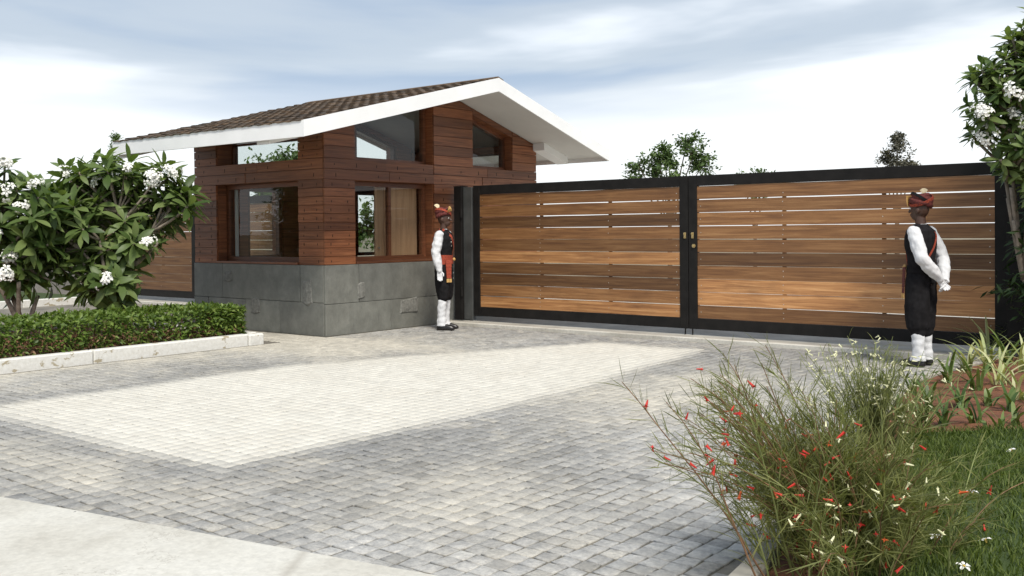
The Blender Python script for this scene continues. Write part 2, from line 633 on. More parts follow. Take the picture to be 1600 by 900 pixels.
def sett_col(x, y):
    nb = noise.noise((x * .8, y * .8, 3.1)) * .25
    lo = 2.0 + max(0, (y + 2.2)) * .42
    hi = 5.52 - max(0, (y + 1.6)) * .16
    inside = min(x - lo, hi - x, (y + 5.6), (1.55 - y)) + nb * .55
    w = 1 / (1 + math.exp(-inside / .05))
    g = .5 + random.uniform(-.5, .5)
    big = noise.noise((x * .55, y * .55, 11)) + .6 * noise.noise((x * 1.7, y * 1.7, 5))
    edge = math.exp(-max(0, -inside) / .55)                       # slate-dark setts laid as a border round the pale panel
    tone = .285 * (1 + .30 * big) * (1 - .20 * edge) * (1.16 if x > 6.9 else 1.0)
    grey = np.array((1.0, .985, .955)) * tone * (.86 + .30 * g)
    if random.random() < .08: grey = grey * .55 + np.array((.46, .43, .37)) * .45
    if random.random() < .08: grey = grey * .72
    cream = np.array((.62, .59, .52)) * (.93 + .14 * g)
    col = grey * (1 - w) + cream * w
    # sand trodden over the setts: along the planter kerb, round the guard house and in wheel-swept patches
    n_ = noise.noise((x * 1.1, y * 1.1, 21)) + .7 * noise.noise((x * 3.1, y * 3.1, 22)) + .5 * noise.noise((x * 8, y * 8, 23))
    def blob(cx, cy, rx, ry): return math.exp(-((x - cx) / rx) ** 2 - ((y - cy) / ry) ** 2)
    du = .95 * math.exp(-max(0, x) / .8) * (1 if y < 0 else 0) + .85 * blob(1.3, -.5, 1.3, 1.2) + .80 * blob(6.3, -1.6, .9, 1.5) + .75 * blob(7.0, -5.2, .6, .7) + .5 * blob(4.5, -6.2, 1.6, .3)
    du = min(.9, max(0, du * (1 + .55 * n_) + .20 * max(0, n_)))
    return col * (1 - du) + np.array((.52, .482, .405)) * (.85 + .3 * random.random()) * du, max(w, du * .8)


def sett_geo(x, y):
    c, w = sett_col(x, y)
    h = S / 2 - random.uniform(.0030, .0070) * (1 - .72 * w)
    z = .0085 + random.uniform(-.0022, .0022) * (1 - .6 * w)
    tx, ty = (random.gauss(0, .012) for _ in range(2))
    b_ = .005
    base = [(-h, -h), (h, -h), (h, h), (-h, h)]
    base = [(p[0] + random.uniform(-.006, .006), p[1] + random.uniform(-.006, .006)) for p in base]
    vv = [(p[0], p[1], .001) for p in base] + [(p[0], p[1], z - .003 + tx * p[0] + ty * p[1]) for p in base]
    vv += [(p[0] * (1 - b_ / h), p[1] * (1 - b_ / h), z + tx * p[0] + ty * p[1]) for p in base]
    return vv, np.append(c, 1 - .72 * w)


SF = [(0, 1, 5, 4), (1, 2, 6, 5), (2, 3, 7, 6), (3, 0, 4, 7), (4, 5, 9, 8), (5, 6, 10, 9), (6, 7, 11, 10), (7, 4, 8, 11), (8, 9, 10, 11)]


def sett_mesh(name, V, F, C):
    me = np_mesh(name, V, F, 'sett_stone')
    at = me.attributes.new('col', 'FLOAT_COLOR', 'POINT')
    C4 = np.array(C, dtype=np.float32)
    at.data.foreach_set('color', C4.ravel())
    return me


def img(x, y, z=0.):
    d = Vector((x, y, z)) - CAM
    zz = d.dot(fw)
    return (800 + FPX * d.dot(rt2) / zz, PPY - FPX * d.dot(up2) / zz, zz)


def sort_key(s):
    u, v, zz = img(*s)
    bad = 0 if (zz > 0 and 0 < u < 1150 and v < 890) else 100
    return bad + (Vector((s[0], s[1], 0)) - CAM).length


setts.sort(key=sort_key)
V, F, Cc = [], [], []
for i, (x, y) in enumerate(setts):
    vv, c = sett_geo(x, y)
    if i < 300:
        o = put('sett', sett_mesh('sett', vv, SF, [c] * 12), paving)
        o.location = (x, y, 0)
    else:
        n = len(V)
        V.extend([(p[0] + x, p[1] + y, p[2]) for p in vv]); F.extend([[k + n for k in f] for f in SF]); Cc.extend([c] * 12)
tag(put('sett_field', sett_mesh('sett_field', V, F, Cc), paving), kind='stuff')

# left planter kerb
mb = MB(); mb.add([(-3.6, -9, .09), (-.12, -9, .09), (-.12, -1.15, .09), (-3.6, -1.15, .09)], [(0, 1, 2, 3)])
tag(mb.build('planter_soil', 'soil'), kind='structure')
kerb = tag(empty('planter_kerb', (0, 0, 0)), kind='structure')
for (a, b_) in ((-9.2, -7.32), (-7.31, -5.42), (-5.41, -3.42), (-3.41, -1.31)):
    box_obj('kerb_stone', 'kerb_paint', -.13, .0, a, b_, -.02, .15, kerb, .012)
box_obj('kerb_stone', 'kerb_paint', -.135, .012, -1.30, -1.06, -.02, .145, kerb, .02)
for (a, b_) in ((-1.9, -.14), (-3.7, -1.91)):
    box_obj('kerb_stone', 'kerb_paint', a, b_, -1.19, -1.07, -.02, .15, kerb, .012)
for (a, b_) in ((-9.2, -7.2), (-7.19, -5.2), (-5.19, -3.2), (-3.19, -1.2)):
    box_obj('kerb_stone', 'kerb_paint', -3.82, -3.705, a, b_, -.02, .15, kerb, .012)

# far side verge of the left drive
mb = MB(); mb.box(-22, -9.6, -9, 2.2, -.02, .10)
tag(mb.build('far_verge', 'turf'), kind='structure')
fk = tag(empty('far_kerb', (0, 0, 0)), kind='structure')
for k in range(6):
    box_obj('kerb_stone', 'kerb_paint', -9.6, -9.47, -9.2 + k * 1.9, -9.2 + k * 1.9 + 1.88, -.02, .15, fk, .012)

# right-hand garden: soil, lawn, edging
def bed_z(x, y):
    d = max(0, x - bed_edge(y))
    return .075 + .05 * min(1, d / .8) + .025 * noise.noise((x * 1.3, y * 1.3, 0)) + .012 * noise.noise((x * 6, y * 6, 2))


def lawn_far(x): return -2.62 + .75 * (x - 8.65) + .10 * noise.noise((x * 3, 0, 5))


def bed_grid(name, mat, fx0, fx1, ys, nx, dz, cond=None):
    V, F = [], []
    for j, y in enumerate(ys):
        a, b_ = fx0(y), fx1(y)
        for i in range(nx):
            q = (i / (nx - 1)) ** 1.3
            x = a + (b_ - a) * q
            V.append((x, y, bed_z(x, y) + dz))
    for j in range(len(ys) - 1):
        for i in range(nx - 1):
            F.append((j * nx + i, j * nx + i + 1, (j + 1) * nx + i + 1, (j + 1) * nx + i))
    return np_mesh(name, V, F, mat, True)


ys = [-9.5 + .1 * k for k in range(121)]
tag(put('garden_soil', bed_grid('garden_soil', 'soil', lambda y: bed_edge(y) + .06, lambda y: 15.0, ys, 70, 0)), kind='structure')


def lawn_x0(y):      # lawn starts behind the shrub bed and below the flower bed
    return max(bed_edge(y) + .30, 8.65 + (y + 2.62) / .75) + .06 * noise.noise((0, y * 4, 1))


ys2 = [-9.5 + .1 * k for k in range(112)]
tag(put('lawn', bed_grid('lawn', 'turf', lawn_x0, lambda y: 15.0, ys2, 50, .012)), kind='structure')
edging = tag(empty('garden_edging', (0, 0, 0)), kind='structure')
y = -9.0
while y < 2.2:
    y2 = y + .58
    xa, xb = bed_edge(y), bed_edge(y2)
    mb = MB()
    mb.box(0, .57, -.05, .05, -.02, .105 + random.uniform(-.01, .01), .012)
    o = mb.build('edging_stone', 'grey_concrete', edging)
    o.location = (xa, y, 0)
    o.rotation_euler = (0, 0, math.atan2(y2 - y, xb - xa) + random.uniform(-.02, .02))
    y = y2

# ------------------------------------------------------------------ guard house
YE, YR, YB = -1.232, 2.597, 5.719
ZE, ZR, ZEB = 2.851, 3.811, 2.897
XR0, XR1 = -3.358, 1.05
SLF, SLB = (ZR - ZE) / (YR - YE), (ZR - ZEB) / (YB - YR)
TH = .14


def ztop(y): return ZE + (y - YE) * SLF if y < YR else ZR - (y - YR) * SLB


def und(y, d=0.): return ztop(y) - TH - d


house = empty('guard_house', (0, 0, 0), 0, 'timber clad guard house with grey stone base and white edged gable roof', 'guard house')


def roof_clip(poly, d):
    poly = clip(poly, -SLF, 1, ZE - YE * SLF - TH - d)
    return clip(poly, SLB, 1, ZR + YR * SLB - TH - d)


# stone base: core and slabs
box_obj('base_core', 'stone', -LX + .02, -.02, .02, DY - .02, -.05, HB - .012, house)


def slabs(plane, u0, u1, joints, z0, z1):
    us = [u0] + joints + [u1]
    for a, b_ in zip(us, us[1:]):
        g = .004
        pr = .018 + random.uniform(0, .006)
        mb = MB()
        if plane == 'R': mb.box(-.019, pr, a + g, b_ - g, z0 + .003, z1 - .003, .004)
        elif plane == 'F': mb.box(a + g, b_ - g, -pr, .019, z0 + .003, z1 - .003, .004)
        elif plane == 'L': mb.box(-LX - pr, -LX + .019, a + g, b_ - g, z0 + .003, z1 - .003, .004)
        else: mb.box(a + g, b_ - g, DY - .019, DY + pr, z0 + .003, z1 - .003, .004)
        mb.build('stone_slab', 'stone', house)


slabs('R', -.016, DY, [.62, 2.02, 3.3], .45, HB)
slabs('R', -.016, DY, [1.26, 2.35, 3.9], 0, .45)
slabs('F', -LX, -.019, [-2.35, -.52], .47, HB)
slabs('F', -LX, -.019, [-2.72, -1.78, -.98], 0, .47)
slabs('L', .02, DY, [1.4, 3.1], .45, HB); slabs('L', .02, DY, [.9, 2.4, 3.8], 0, .45)
slabs('B', -LX, -.02, [-1.6], .45, HB); slabs('B', -LX, -.02, [-2.3, -.9], 0, .45)


def chip(plane, u, z, w, h):       # rock-faced block left proud of the sawn slabs
    mb = MB(); n = 7
    cor = [(-1, -1), (.1, -1.05), (1, -.9), (1.05, .2), (.85, 1), (-.2, .95), (-1.05, .8)]
    ring = [(u + w / 2 * (a + random.uniform(-.12, .12)), z + h / 2 * (b_ + random.uniform(-.12, .12))) for a, b_ in cor]
    inner = [(u + (q[0] - u) * .86, z + (q[1] - z) * .86) for q in ring]
    P = (lambda q, d: (d, q[0], q[1])) if plane == 'R' else (lambda q, d: (q[0], -d, q[1]))
    vv = [P(q, .015) for q in ring] + [P(q, .034 + random.uniform(-.006, .006)) for q in inner] + [P((u, z), .040)]
    ff = [(k, (k + 1) % n, n + (k + 1) % n, n + k) for k in range(n)] + [(n + k, n + (k + 1) % n, 2 * n) for k in range(n)]
    mb.add(vv, ff)
    mb.build('rough_block', 'rough_stone', house)


for a in (('R', 1.65, .34, .40, .24), ('R', .66, .62, .14, .26), ('F', -1.55, .38, .22, .26), ('F', -.36, .62, .20, .36), ('F', -2.2, .80, .22, .16)):
    chip(*a)

# timber core walls with openings
WU, WL = (.58, 2.25), (3.20, 4.25)
FX = (-2.52, -.57)


def core(name, boxes, polys=()):
    mb = MB()
    for bx_ in boxes: mb.box(*bx_)
    for (poly, x0, x1) in polys:
        if len(poly) > 2: mb.prism(poly, 'x', x0, x1)
    return mb.build(name, 'cladding_wood', house)


y0, y1 = .031, .31
core('front_wall', [(-LX + .031, FX[0], y0, y1, HB, 2.99), (FX[1], -.031, y0, y1, HB, 2.99), (FX[0], FX[1], y0 + .001, y1 - .001, H1, H2), (FX[0], FX[1], y0 + .001, y1 - .001, 2.86, 2.989)])
y0, y1 = DY - .31, DY - .031
core('rear_wall', [(-LX + .031, FX[0], y0, y1, HB, 2.99), (FX[1], -.031, y0, y1, HB, 2.99), (FX[0], FX[1], y0 + .001, y1 - .001, HB, H2), (FX[0], FX[1], y0 + .001, y1 - .001, 2.86, 2.989)])
WUL = (.80, 1.52)
for nm, x0, x1, lower2 in (('gable_wall', -.31, -.0315, False), ('far_gable_wall', -LX + .0315, -LX + .31, True)):
    bxs = [(x0, x1, .312, WU[0], HB, H2), (x0 + .001, x1 - .001, WU[0], WU[1], H1, H2)]
    if lower2: bxs += [(x0 + .001, x1 - .001, WU[0], WUL[0], HB, H1), (x0 + .001, x1 - .001, WUL[1], WU[1], HB, H1)]
    if lower2:
        bxs += [(x0, x1, WU[1], WL[0], HB, H2), (x0 + .001, x1 - .001, WL[0], WL[1], H1, H2), (x0, x1, WL[1], DY - .312, HB, H2)]
    else:
        bxs += [(x0, x1, WU[1], DY - .312, HB, H2)]
    pl = []
    for (a, b_) in ((.312, WU[0]), (WU[1], YR), (YR, WL[0]), (WL[1], DY - .312)):
        pl.append((roof_clip([(a, H2), (b_, H2), (b_, 5), (a, 5)], .004), x0, x1))
    for (a, b_) in (WU, WL):
        hd = [(a, und(a, .10)), (b_, und(b_, .10)), (b_, und(b_, .006)), (a, und(a, .006))]
        pl.append((hd, x0 + .001, x1 - .001))
    core(nm, bxs, pl)

PL = []                              # plank registry for nail heads


def planks(plane, u0, u1, z0, z1, rows, cl=False, maxlen=1.9):
    h = (z1 - z0) / rows
    for r in range(rows):
        us = [u0]
        while u1 - us[-1] > maxlen:
            us.append(us[-1] + random.uniform(.55, .85) * maxlen)
        us.append(u1)
        for a, b_ in zip(us, us[1:]):
            g = .0038
            poly = [(a + g, z0 + r * h + g), (b_ - g, z0 + r * h + g), (b_ - g, z0 + (r + 1) * h - g), (a + g, z0 + (r + 1) * h - g)]
            if cl: poly = roof_clip(poly, .012)
            if area2(poly) < .002: continue
            d = random.uniform(-.006, .003)
            mb = MB()
            if plane == 'R': mb.prism(poly, 'x', -.0305, d)
            elif plane == 'F': mb.prism(poly, 'y', .0305, -d)
            elif plane == 'L': mb.prism(poly, 'x', -LX + .0305, -LX - d)
            else: mb.prism(poly, 'y', DY - .0305, DY + d)
            mb.build('plank', 'cladding_wood', house)
            if not cl and plane in 'RF': PL.append((plane, a, b_, z0 + (r + .45) * h, d, h))


# gable side
planks('R', 0, WU[0], HB, H1, 10)
planks('R', 0, WU[1], H1, H2, 2)
planks('R', 0, WU[0], H2, 3.2, 4, True)
planks('R', WU[1], DY - .001, HB, H2, 10)
planks('R', WU[1], WL[0], H2, 3.75, 8, True)
planks('R', WL[1], DY - .001, H2, 3.25, 5, True)
for (a, b_) in (WU, WL):
    mb = MB(); mb.prism([(a + .003, und(a, .11)), (b_ - .003, und(b_, .11)), (b_ - .003, und(b_, .008)), (a + .003, und(a, .008))], 'x', -.0305, -.004)
    mb.build('verge_board', 'cladding_wood', house)
# front side
planks('F', -LX + .001, FX[0], HB, H1, 10)
planks('F', FX[1], -.0315, HB, H1, 10)
planks('F', -LX + .001, -.0315, H1, H2, 2)
planks('F', -LX + .001, FX[0], H2, 2.99, 4)
planks('F', FX[1], -.0315, H2, 2.99, 4)
planks('F', FX[0], FX[1], 2.86, 2.99, 1)
# far sides
planks('L', .031, WUL[0], HB, H1, 10); planks('L', WUL[1], WL[0], HB, H1, 10); planks('L', WL[1], DY - .031, HB, H1, 10)
planks('L', .031, DY - .031, H1, H2, 2)
planks('L', .031, WU[0], H2, 3.2, 4, True); planks('L', WU[1], WL[0], H2, 3.75, 8, True); planks('L', WL[1], DY - .031, H2, 3.25, 5, True)
planks('B', -LX + .031, -.031, HB, H2, 12)
planks('B', -LX + .031, FX[0], H2, 2.99, 4); planks('B', FX[1], -.031, H2, 2.99, 4); planks('B', FX[0], FX[1], 2.86, 2.99, 1)

# nail clips with rust drips on the planks
mb = MB()
for (pl, a, b_, z, d, h) in PL:
    n = max(2, int((b_ - a) / .55) + 1)
    for k in range(n):
        u = a + (b_ - a) * ((k + .5) / n if n > 2 else (.22, .78)[k]) + random.uniform(-.02, .02)
        hh = h * random.uniform(.10, .24)
        if random.random() < .18: continue
        if pl == 'R': mb.box(d - .001, d + .0025, u - .005, u + .005, z - hh, z + hh * .7)
        else: mb.box(u - .005, u + .005, -d - .0025, -d + .001, z - hh, z + hh * .7)
tag(mb.build('nail_clips', 'black_steel', house), kind='stuff')


# windows -----------------------------------------------------
def poly_frame(plane, poly, w, d0, d1, mat, win, mull=()):
    """frame along the edges of a convex (u,z) polygon, set back between d0 and d1 behind the face"""
    n = len(poly)
    cx, cz = sum(q[0] for q in poly) / n, sum(q[1] for q in poly) / n
    A = area2(poly)
    sgn = 1 if sum(poly[i][0] * poly[(i + 1) % n][1] - poly[(i + 1) % n][0] * poly[i][1] for i in range(n)) > 0 else -1

    def off(i):
        p, q = poly[i], poly[(i + 1) % n]
        dx, dz = q[0] - p[0], q[1] - p[1]; ln = math.hypot(dx, dz)
        return (p[0] - sgn * dz / ln * w, p[1] + sgn * dx / ln * w, dx / ln, dz / ln)
    inner = []
    for i in range(n):
        a, b_ = off(i - 1), off(i)
        det = a[2] * -b_[3] + b_[2] * a[3]
        tt = ((b_[0] - a[0]) * -b_[3] + b_[2] * (b_[1] - a[1])) / det
        inner.append((a[0] + a[2] * tt, a[1] + a[3] * tt))
    for i in range(n):
        j = (i + 1) % n
        mb = MB(); q = [poly[i], poly[j], inner[j], inner[i]]
        s_ = .0008 * i
        ext(mb, plane, q, d0 + s_, d1 + s_)
        mb.build('window_frame', mat, win)
    return inner


def ext(mb, plane, poly, d0, d1):
    if plane == 'R': mb.prism(poly, 'x', -d0, -d1)
    elif plane == 'F': mb.prism(poly, 'y', d0, d1)
    elif plane == 'L': mb.prism(poly, 'x', -LX + d0, -LX + d1)
    else: mb.prism(poly, 'y', DY - d0, DY - d1)


def window(plane, poly, set_back, w=.06, mull=()):
    win = put('window', None, house)
    inner = poly_frame(plane, poly, w, set_back, set_back + .09, 'frame_wood', win)
    us = [min(q[0] for q in inner)] + list(mull) + [max(q[0] for q in inner)]
    z0 = min(q[1] for q in inner); z1 = max(q[1] for q in inner)
    for k, mu in enumerate(mull):
        mb = MB(); ext(mb, plane, [(mu - .025, z0), (mu + .025, z0), (mu + .025, z1), (mu - .025, z1)], set_back + .012, set_back + .082)
        mb.build('mullion', 'frame_wood', win)
    for a, b_ in zip(us, us[1:]):
        q = clip(clip(inner, -1, 0, -a), 1, 0, b_)
        mb = MB(); ext(mb, plane, q, set_back + .040, set_back + .046)
        mb.build('pane', 'glass', win)
    return win


def rect(a, b_, z0, z1): return [(a, z0), (b_, z0), (b_, z1), (a, z1)]


def gab(a, b_): return [(a + .003, H2 + .004), (b_ - .003, H2 + .004), (b_ - .003, und(b_, .102)), (a + .003, und(a, .102))]


ZS = HB + .035
for plane in 'RL':
    if plane == 'R': window(plane, rect(WU[0] + .003, WU[1] - .003, ZS, H1 - .003), .18, .065, (1.46,))
    else: window(plane, rect(WUL[0] + .003, WUL[1] - .003, ZS, H1 - .003), .18, .06)
    window(plane, gab(*WU), .17, .05)
    window(plane, gab(*WL), .17, .05)
window('L', rect(WL[0] + .003, WL[1] - .003, ZS, H1 - .003), .18, .06)
window('F', rect(FX[0] + .003, FX[1] - .003, ZS, H1 - .003), .18, .065)
window('F', rect(FX[0] + .003, FX[1] - .003, H2 + .003, 2.857), .30, .03)
window('B', rect(FX[0] + .003, FX[1] - .003, H2 + .003, 2.857), .20, .03)
# sills, pale inner sash stile, reveal boards
box_obj('window_sill', 'frame_wood', -.30, .022, WU[0] + .004, WU[1] - .004, HB + .001, HB + .034, house, .004)
box_obj('window_sill', 'frame_wood', FX[0] + .004, FX[1] - .004, -.022, .30, HB + .001, HB + .034, house, .004)
box_obj('sash_stile', 'soffit_paint', -2.43, -2.375, .275, .31, ZS + .06, H1 - .07, house, .003)
for r in range(9):
    z0 = ZS + r * .13
    z1 = min(z0 + .126, H1 - .004)
    box_obj('reveal_board', 'cladding_wood', -.178, -.033, WU[1] - .012, WU[1] - .001, z0, z1, house)
    box_obj('reveal_board', 'cladding_wood', FX[0] + .001, FX[0] + .012, .033, .178, z0, z1, house)

# inside: floor, cupboard doors behind the serving window
box_obj('floor', 'floor_screed', -LX + .32, -.32, .32, DY - .32, HB - .011, HB + .012, house)
for (a, b_) in ((1.29, 1.475), (1.49, 2.20)):
    mb = MB(); mb.box(-.365, -.335, a, b_, HB + .013, 2.19, .004)
    dp = mb.build('door_panel', 'door_wood', house)
    if a < 1.4:
        mb = MB(); mb.tube([(-.335, 1.34, 1.22), (-.315, 1.34, 1.22), (-.30, 1.34, 1.22)], [.008, .01, .020], 10)
        mb.build('knob', 'bright_metal', dp)

# roof ---------------------------------------------------------
roof = put('roof', None, house)
XS0, XS1 = XR0 + .03, XR1 - .03
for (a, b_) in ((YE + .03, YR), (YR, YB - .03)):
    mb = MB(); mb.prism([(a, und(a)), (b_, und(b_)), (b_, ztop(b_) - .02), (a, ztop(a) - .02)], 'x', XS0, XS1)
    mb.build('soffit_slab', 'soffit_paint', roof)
FH = .205
for (xa, xb) in ((XS1 + .001, XR1), (XR0, XS0 - .001)):
    for (a, b_) in ((YE, YR - .0005), (YR + .0005, YB)):
        mb = MB(); mb.prism([(a, ztop(a) - FH), (b_, ztop(b_) - FH), (b_, ztop(b_)), (a, ztop(a))], 'x', xa, xb)
        mb.build('rake_fascia', 'white_paint', roof)
for (a, b_, z_) in ((YE, YE + .029, ZE), (YB - .029, YB, ZEB)):
    mb = MB(); mb.box(XS0, XS1, a, b_, z_ - FH + .001, z_ - .001)
    mb.build('eave_fascia', 'white_paint', roof)
for (a, b_) in ((.004, .25), (-LX - .24, -LX - .004)):
    for (ya, yb) in ((YE + .09, .10), (DY - .10, 5.56)):
        mb = MB(); mb.prism([(ya, und(ya, .13)), (yb, und(yb, .13)), (yb, und(yb, .002)), (ya, und(ya, .002))], 'x', a, b_)
        mb.build('roof_beam', 'white_paint', roof)

# tiles
NC, NR = 22, 20
cw = (XR1 - XR0 - .085) / NC


def tile_mesh(length, name):
    mb = MB(); n = 8
    vv = []
    for k in range(n + 1):
        u = k / n
        zz = .010 + .006 * math.cos((u - .30) * 2 * math.pi)
        for (q, dz) in ((0, .018), (1, .0)):
            vv.append(((u * 1.04 - .5) * cw, q * length, zz + dz))
            vv.append(((u * 1.04 - .5) * cw, q * length, zz + dz - .013))
    ff = []
    for k in range(n):
        a = k * 4; c = a + 4
        ff += [(a, a + 2, c + 2, c), (a + 1, c + 1, c + 3, a + 3), (a, c, c + 1, a + 1), (a + 2, a + 3, c + 3, c + 2)]
    ff += [(0, 1, 3, 2), (n * 4, n * 4 + 2, n * 4 + 3, n * 4 + 1)]
    mb.add(vv, ff)
    me = mb.mesh(name, 'roof_tile'); mb.fix(me)
    return me


ang = math.atan(SLF)
sl_len = (YR - YE) / math.cos(ang)
ex = sl_len / NR
tm = [tile_mesh(ex * 1.18, 'roof_tile') for _ in range(1)][0]
TL = []
for r in range(NR):
    for c_ in range(NC):
        s = r * ex - .012
        key = -(c_ * 1.0 - r * .8)
        TL.append((key, (XR0 + .04 + cw * (c_ + .5) + random.uniform(-.008, .008), YE + s * math.cos(ang), ZE + s * math.sin(ang) - .020 + random.uniform(0, .009)), (ang - .028 + random.uniform(-.02, .02), random.uniform(-.02, .02), random.uniform(-.03, .03))))
TL.sort(key=lambda q: q[0])
rest_t = MB()
for i, (k_, lo_, ro_) in enumerate(TL):
    if i < 300:
        o = put('roof_tile', tm, roof)
        o.location = lo_; o.rotation_euler = ro_
    else:
        M = Matrix.LocRotScale(Vector(lo_), __import__('mathutils').Euler(ro_), None)
        rest_t.add([M @ v.co for v in tm.vertices], [tuple(p.vertices) for p in tm.polygons], random.random())
tag(rest_t.build('front_tiles', 'roof_tile', roof, fix=False, tint=True), kind='stuff')
ang2 = math.atan(SLB)
base_v = [v.co.copy() for v in tm.vertices]; base_f = [tuple(p.vertices) for p in tm.polygons]
mb = MB()
ex2 = (YB - YR) / math.cos(ang2) / NR
for r in range(NR):
    for c_ in range(NC):
        s = r * ex2 - .012
        M = Matrix.Translation((XR0 + .04 + cw * (c_ + .5), YB - s * math.cos(ang2), ZEB + s * math.sin(ang2) - .022)) @ Matrix.Rotation(math.pi, 4, 'Z') @ Matrix.Rotation(ang2 - .028, 4, 'X')
        mb.add([M @ v for v in base_v], base_f)
tag(mb.build('rear_tiles', 'roof_tile', roof, fix=False), kind='stuff')
mb = MB()
mb.prism([(YR - .13, ztop(YR - .13) + .006), (YR, ZR + .004), (YR + .13, ztop(YR + .13) + .006), (YR + .13, ztop(YR + .13) + .022), (YR, ZR + .024), (YR - .13, ztop(YR - .13) + .022)][::-1], 'x', XR0 + .02, XR1 - .012)
mb.build('ridge_cap', 'roof_tile', roof)


# ------------------------------------------------------------------ gates
GZ0, GZ1 = .125, 2.18


def gate_leaf(x0, x1, battens, lock, label, group=None, gaps=None, tones=None):
    g = empty('gate_leaf', (x0, G_Y, 0), 0, label, 'gate', group)
    W_ = x1 - x0
    fw_ = .125
    box_obj('stile', 'black_steel', 0, fw_, -.03, .05, GZ0, GZ1, g, .004)
    box_obj('stile', 'black_steel', W_ - fw_, W_, -.03, .05, GZ0, GZ1, g, .004)
    box_obj('top_rail', 'black_steel', fw_ + .0005, W_ - fw_ - .0005, -.029, .049, GZ1 - .14, GZ1 - .001, g, .004)
    box_obj('bottom_rail', 'black_steel', fw_ + .0005, W_ - fw_ - .0005, -.029, .049, GZ0 + .001, GZ0 + .145, g, .004)
    for bx_ in battens:
        box_obj('batten', 'black_steel', bx_ - x0 - .022, bx_ - x0 + .022, .016, .048, GZ0 + .146, GZ1 - .141, g)
    z0, z1 = GZ0 + .146, GZ1 - .141
    n = 10; h = (z1 - z0) / n
    sc = MB()
    top_gap = [random.choice((.003, .004, .006, .010, .015)) for _ in range(n)] if gaps is None else gaps
    for k in range(n):
        mb = MB()
        a = z0 + k * h + .001
        b0 = z0 + (k + 1) * h - top_gap[k]
        b1 = b0 + random.uniform(-.004, .004)
        d = random.uniform(-.004, .004)
        nseg = 9
        vv = []
        wob = [random.uniform(-.0022, .0022) for _ in range(nseg + 1)]
        for i in range(nseg + 1):
            u = fw_ + .001 + (W_ - 2 * fw_ - .002) * i / nseg
            zt = b0 + (b1 - b0) * i / nseg + wob[i]
            zb = a + abs(wob[-i]) * .8
            vv += [(u, -.016 + d, zb), (u, -.016 + d, zt), (u, .012, zt), (u, .012, zb)]
        ff = [(0, 1, 2, 3), tuple(4 * nseg + q for q in (3, 2, 1, 0))]
        for i in range(nseg):
            for q in range(4):
                q2 = (q + 1) % 4
                ff.append((4 * i + q, 4 * i + 4 + q, 4 * i + 4 + q2, 4 * i + q2))
        mb.add(vv, ff)
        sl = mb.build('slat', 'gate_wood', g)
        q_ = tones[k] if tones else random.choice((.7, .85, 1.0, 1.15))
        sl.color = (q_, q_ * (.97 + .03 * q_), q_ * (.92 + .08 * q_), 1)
        for bx_ in list(battens) + [x0 + fw_ + .05, x1 - fw_ - .05]:
            for q in ((.3, .7) if bx_ in battens[:1] else (.5,)):
                if random.random() < .25: continue
                c_ = (bx_ - x0 + random.uniform(-.006, .006), a + (b0 - a) * q)
                ring = [(c_[0] + .0065 * math.cos(t_), -.0185 + d, c_[1] + .0065 * math.sin(t_)) for t_ in [2 * math.pi * w_ / 8 for w_ in range(8)]]
                sc.add(ring, [tuple(range(8))])
    tag(sc.build('screw_heads', 'bright_metal', g, fix=False), kind='stuff')
    if lock in ('L', 'R'):
        u = fw_ / 2 if lock == 'L' else W_ - fw_ / 2 + .02
        mb = MB(); mb.box(u - .018, u + .018, -.040, -.031, 1.34, 1.42, .003)
        mb.box(u - .006, u + .014, -.055, -.039, 1.352, 1.372, .002); mb.box(u - .014, u + .006, -.055, -.039, 1.392, 1.410, .002)
        mb.build('latch', 'brass', g)
        if lock == 'L':
            mb = MB(); mb.tube([(u + .02, -.031, 1.24), (u + .02, -.045, 1.24)], [.026, .026], 12)
            mb.tube([(u + .02, -.045, 1.24), (u + .02, -.056, 1.24)], [.014, .012], 10)
            mb.build('lock_cylinder', 'brass', g)
        ub = .05 if lock == 'L' else W_ - .05
        mb = MB(); mb.tube([(ub, -.02, .046), (ub, -.02, GZ0 + .02)], .010, 8)
        mb.build('drop_bolt', 'black_steel', g)
    return g


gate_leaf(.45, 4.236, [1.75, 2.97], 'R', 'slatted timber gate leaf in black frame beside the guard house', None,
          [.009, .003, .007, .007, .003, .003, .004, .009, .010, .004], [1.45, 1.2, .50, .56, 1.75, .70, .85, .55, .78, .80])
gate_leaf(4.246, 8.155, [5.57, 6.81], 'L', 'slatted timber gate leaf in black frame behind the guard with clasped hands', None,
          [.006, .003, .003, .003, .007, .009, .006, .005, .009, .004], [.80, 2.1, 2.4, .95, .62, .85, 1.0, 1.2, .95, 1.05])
gate_leaf(-7.04, -3.22, [-5.8, -4.5], None, 'slatted timber gate leaf seen through the guard house window', None, None, [.9, .8, .75, .9, .7, .85, .8, .95, .8, .85])
gate_leaf(-10.9, -7.05, [-9.6, -8.3], None, 'slatted timber gate leaf half hidden behind the frangipani', None, [.003] * 10, [.62, .6, .66, .55, .62, .7, .58, .64, .6, .8])


def post(x0, x1, y0, y1, h, label, extra=None):
    p = empty('gate_post', ((x0 + x1) / 2, (y0 + y1) / 2, 0), 0, label, 'post')
    w, d = (x1 - x0) / 2, (y1 - y0) / 2
    box_obj('shaft', 'black_steel', -w, w, -d, d, 0.04, h, p, .004)
    box_obj('cap', 'black_steel', -w - .006, w + .006, -d - .006, d + .006, h + .001, h + .012, p, .002)
    box_obj('foot_plate', 'grey_steel', -w - .03, w + .03, -d - .03, d + .03, .046, .056, p)
    if extra:
        box_obj('hinge_plate', 'grey_steel', *extra, p, .003)
    for z in (.5, 1.75):
        mb = MB(); mb.tube([(w + .01, -d - .012, z - .07), (w + .01, -d - .012, z + .07)], .018, 10)
        mb.build('hinge', 'black_steel', p)
    return p


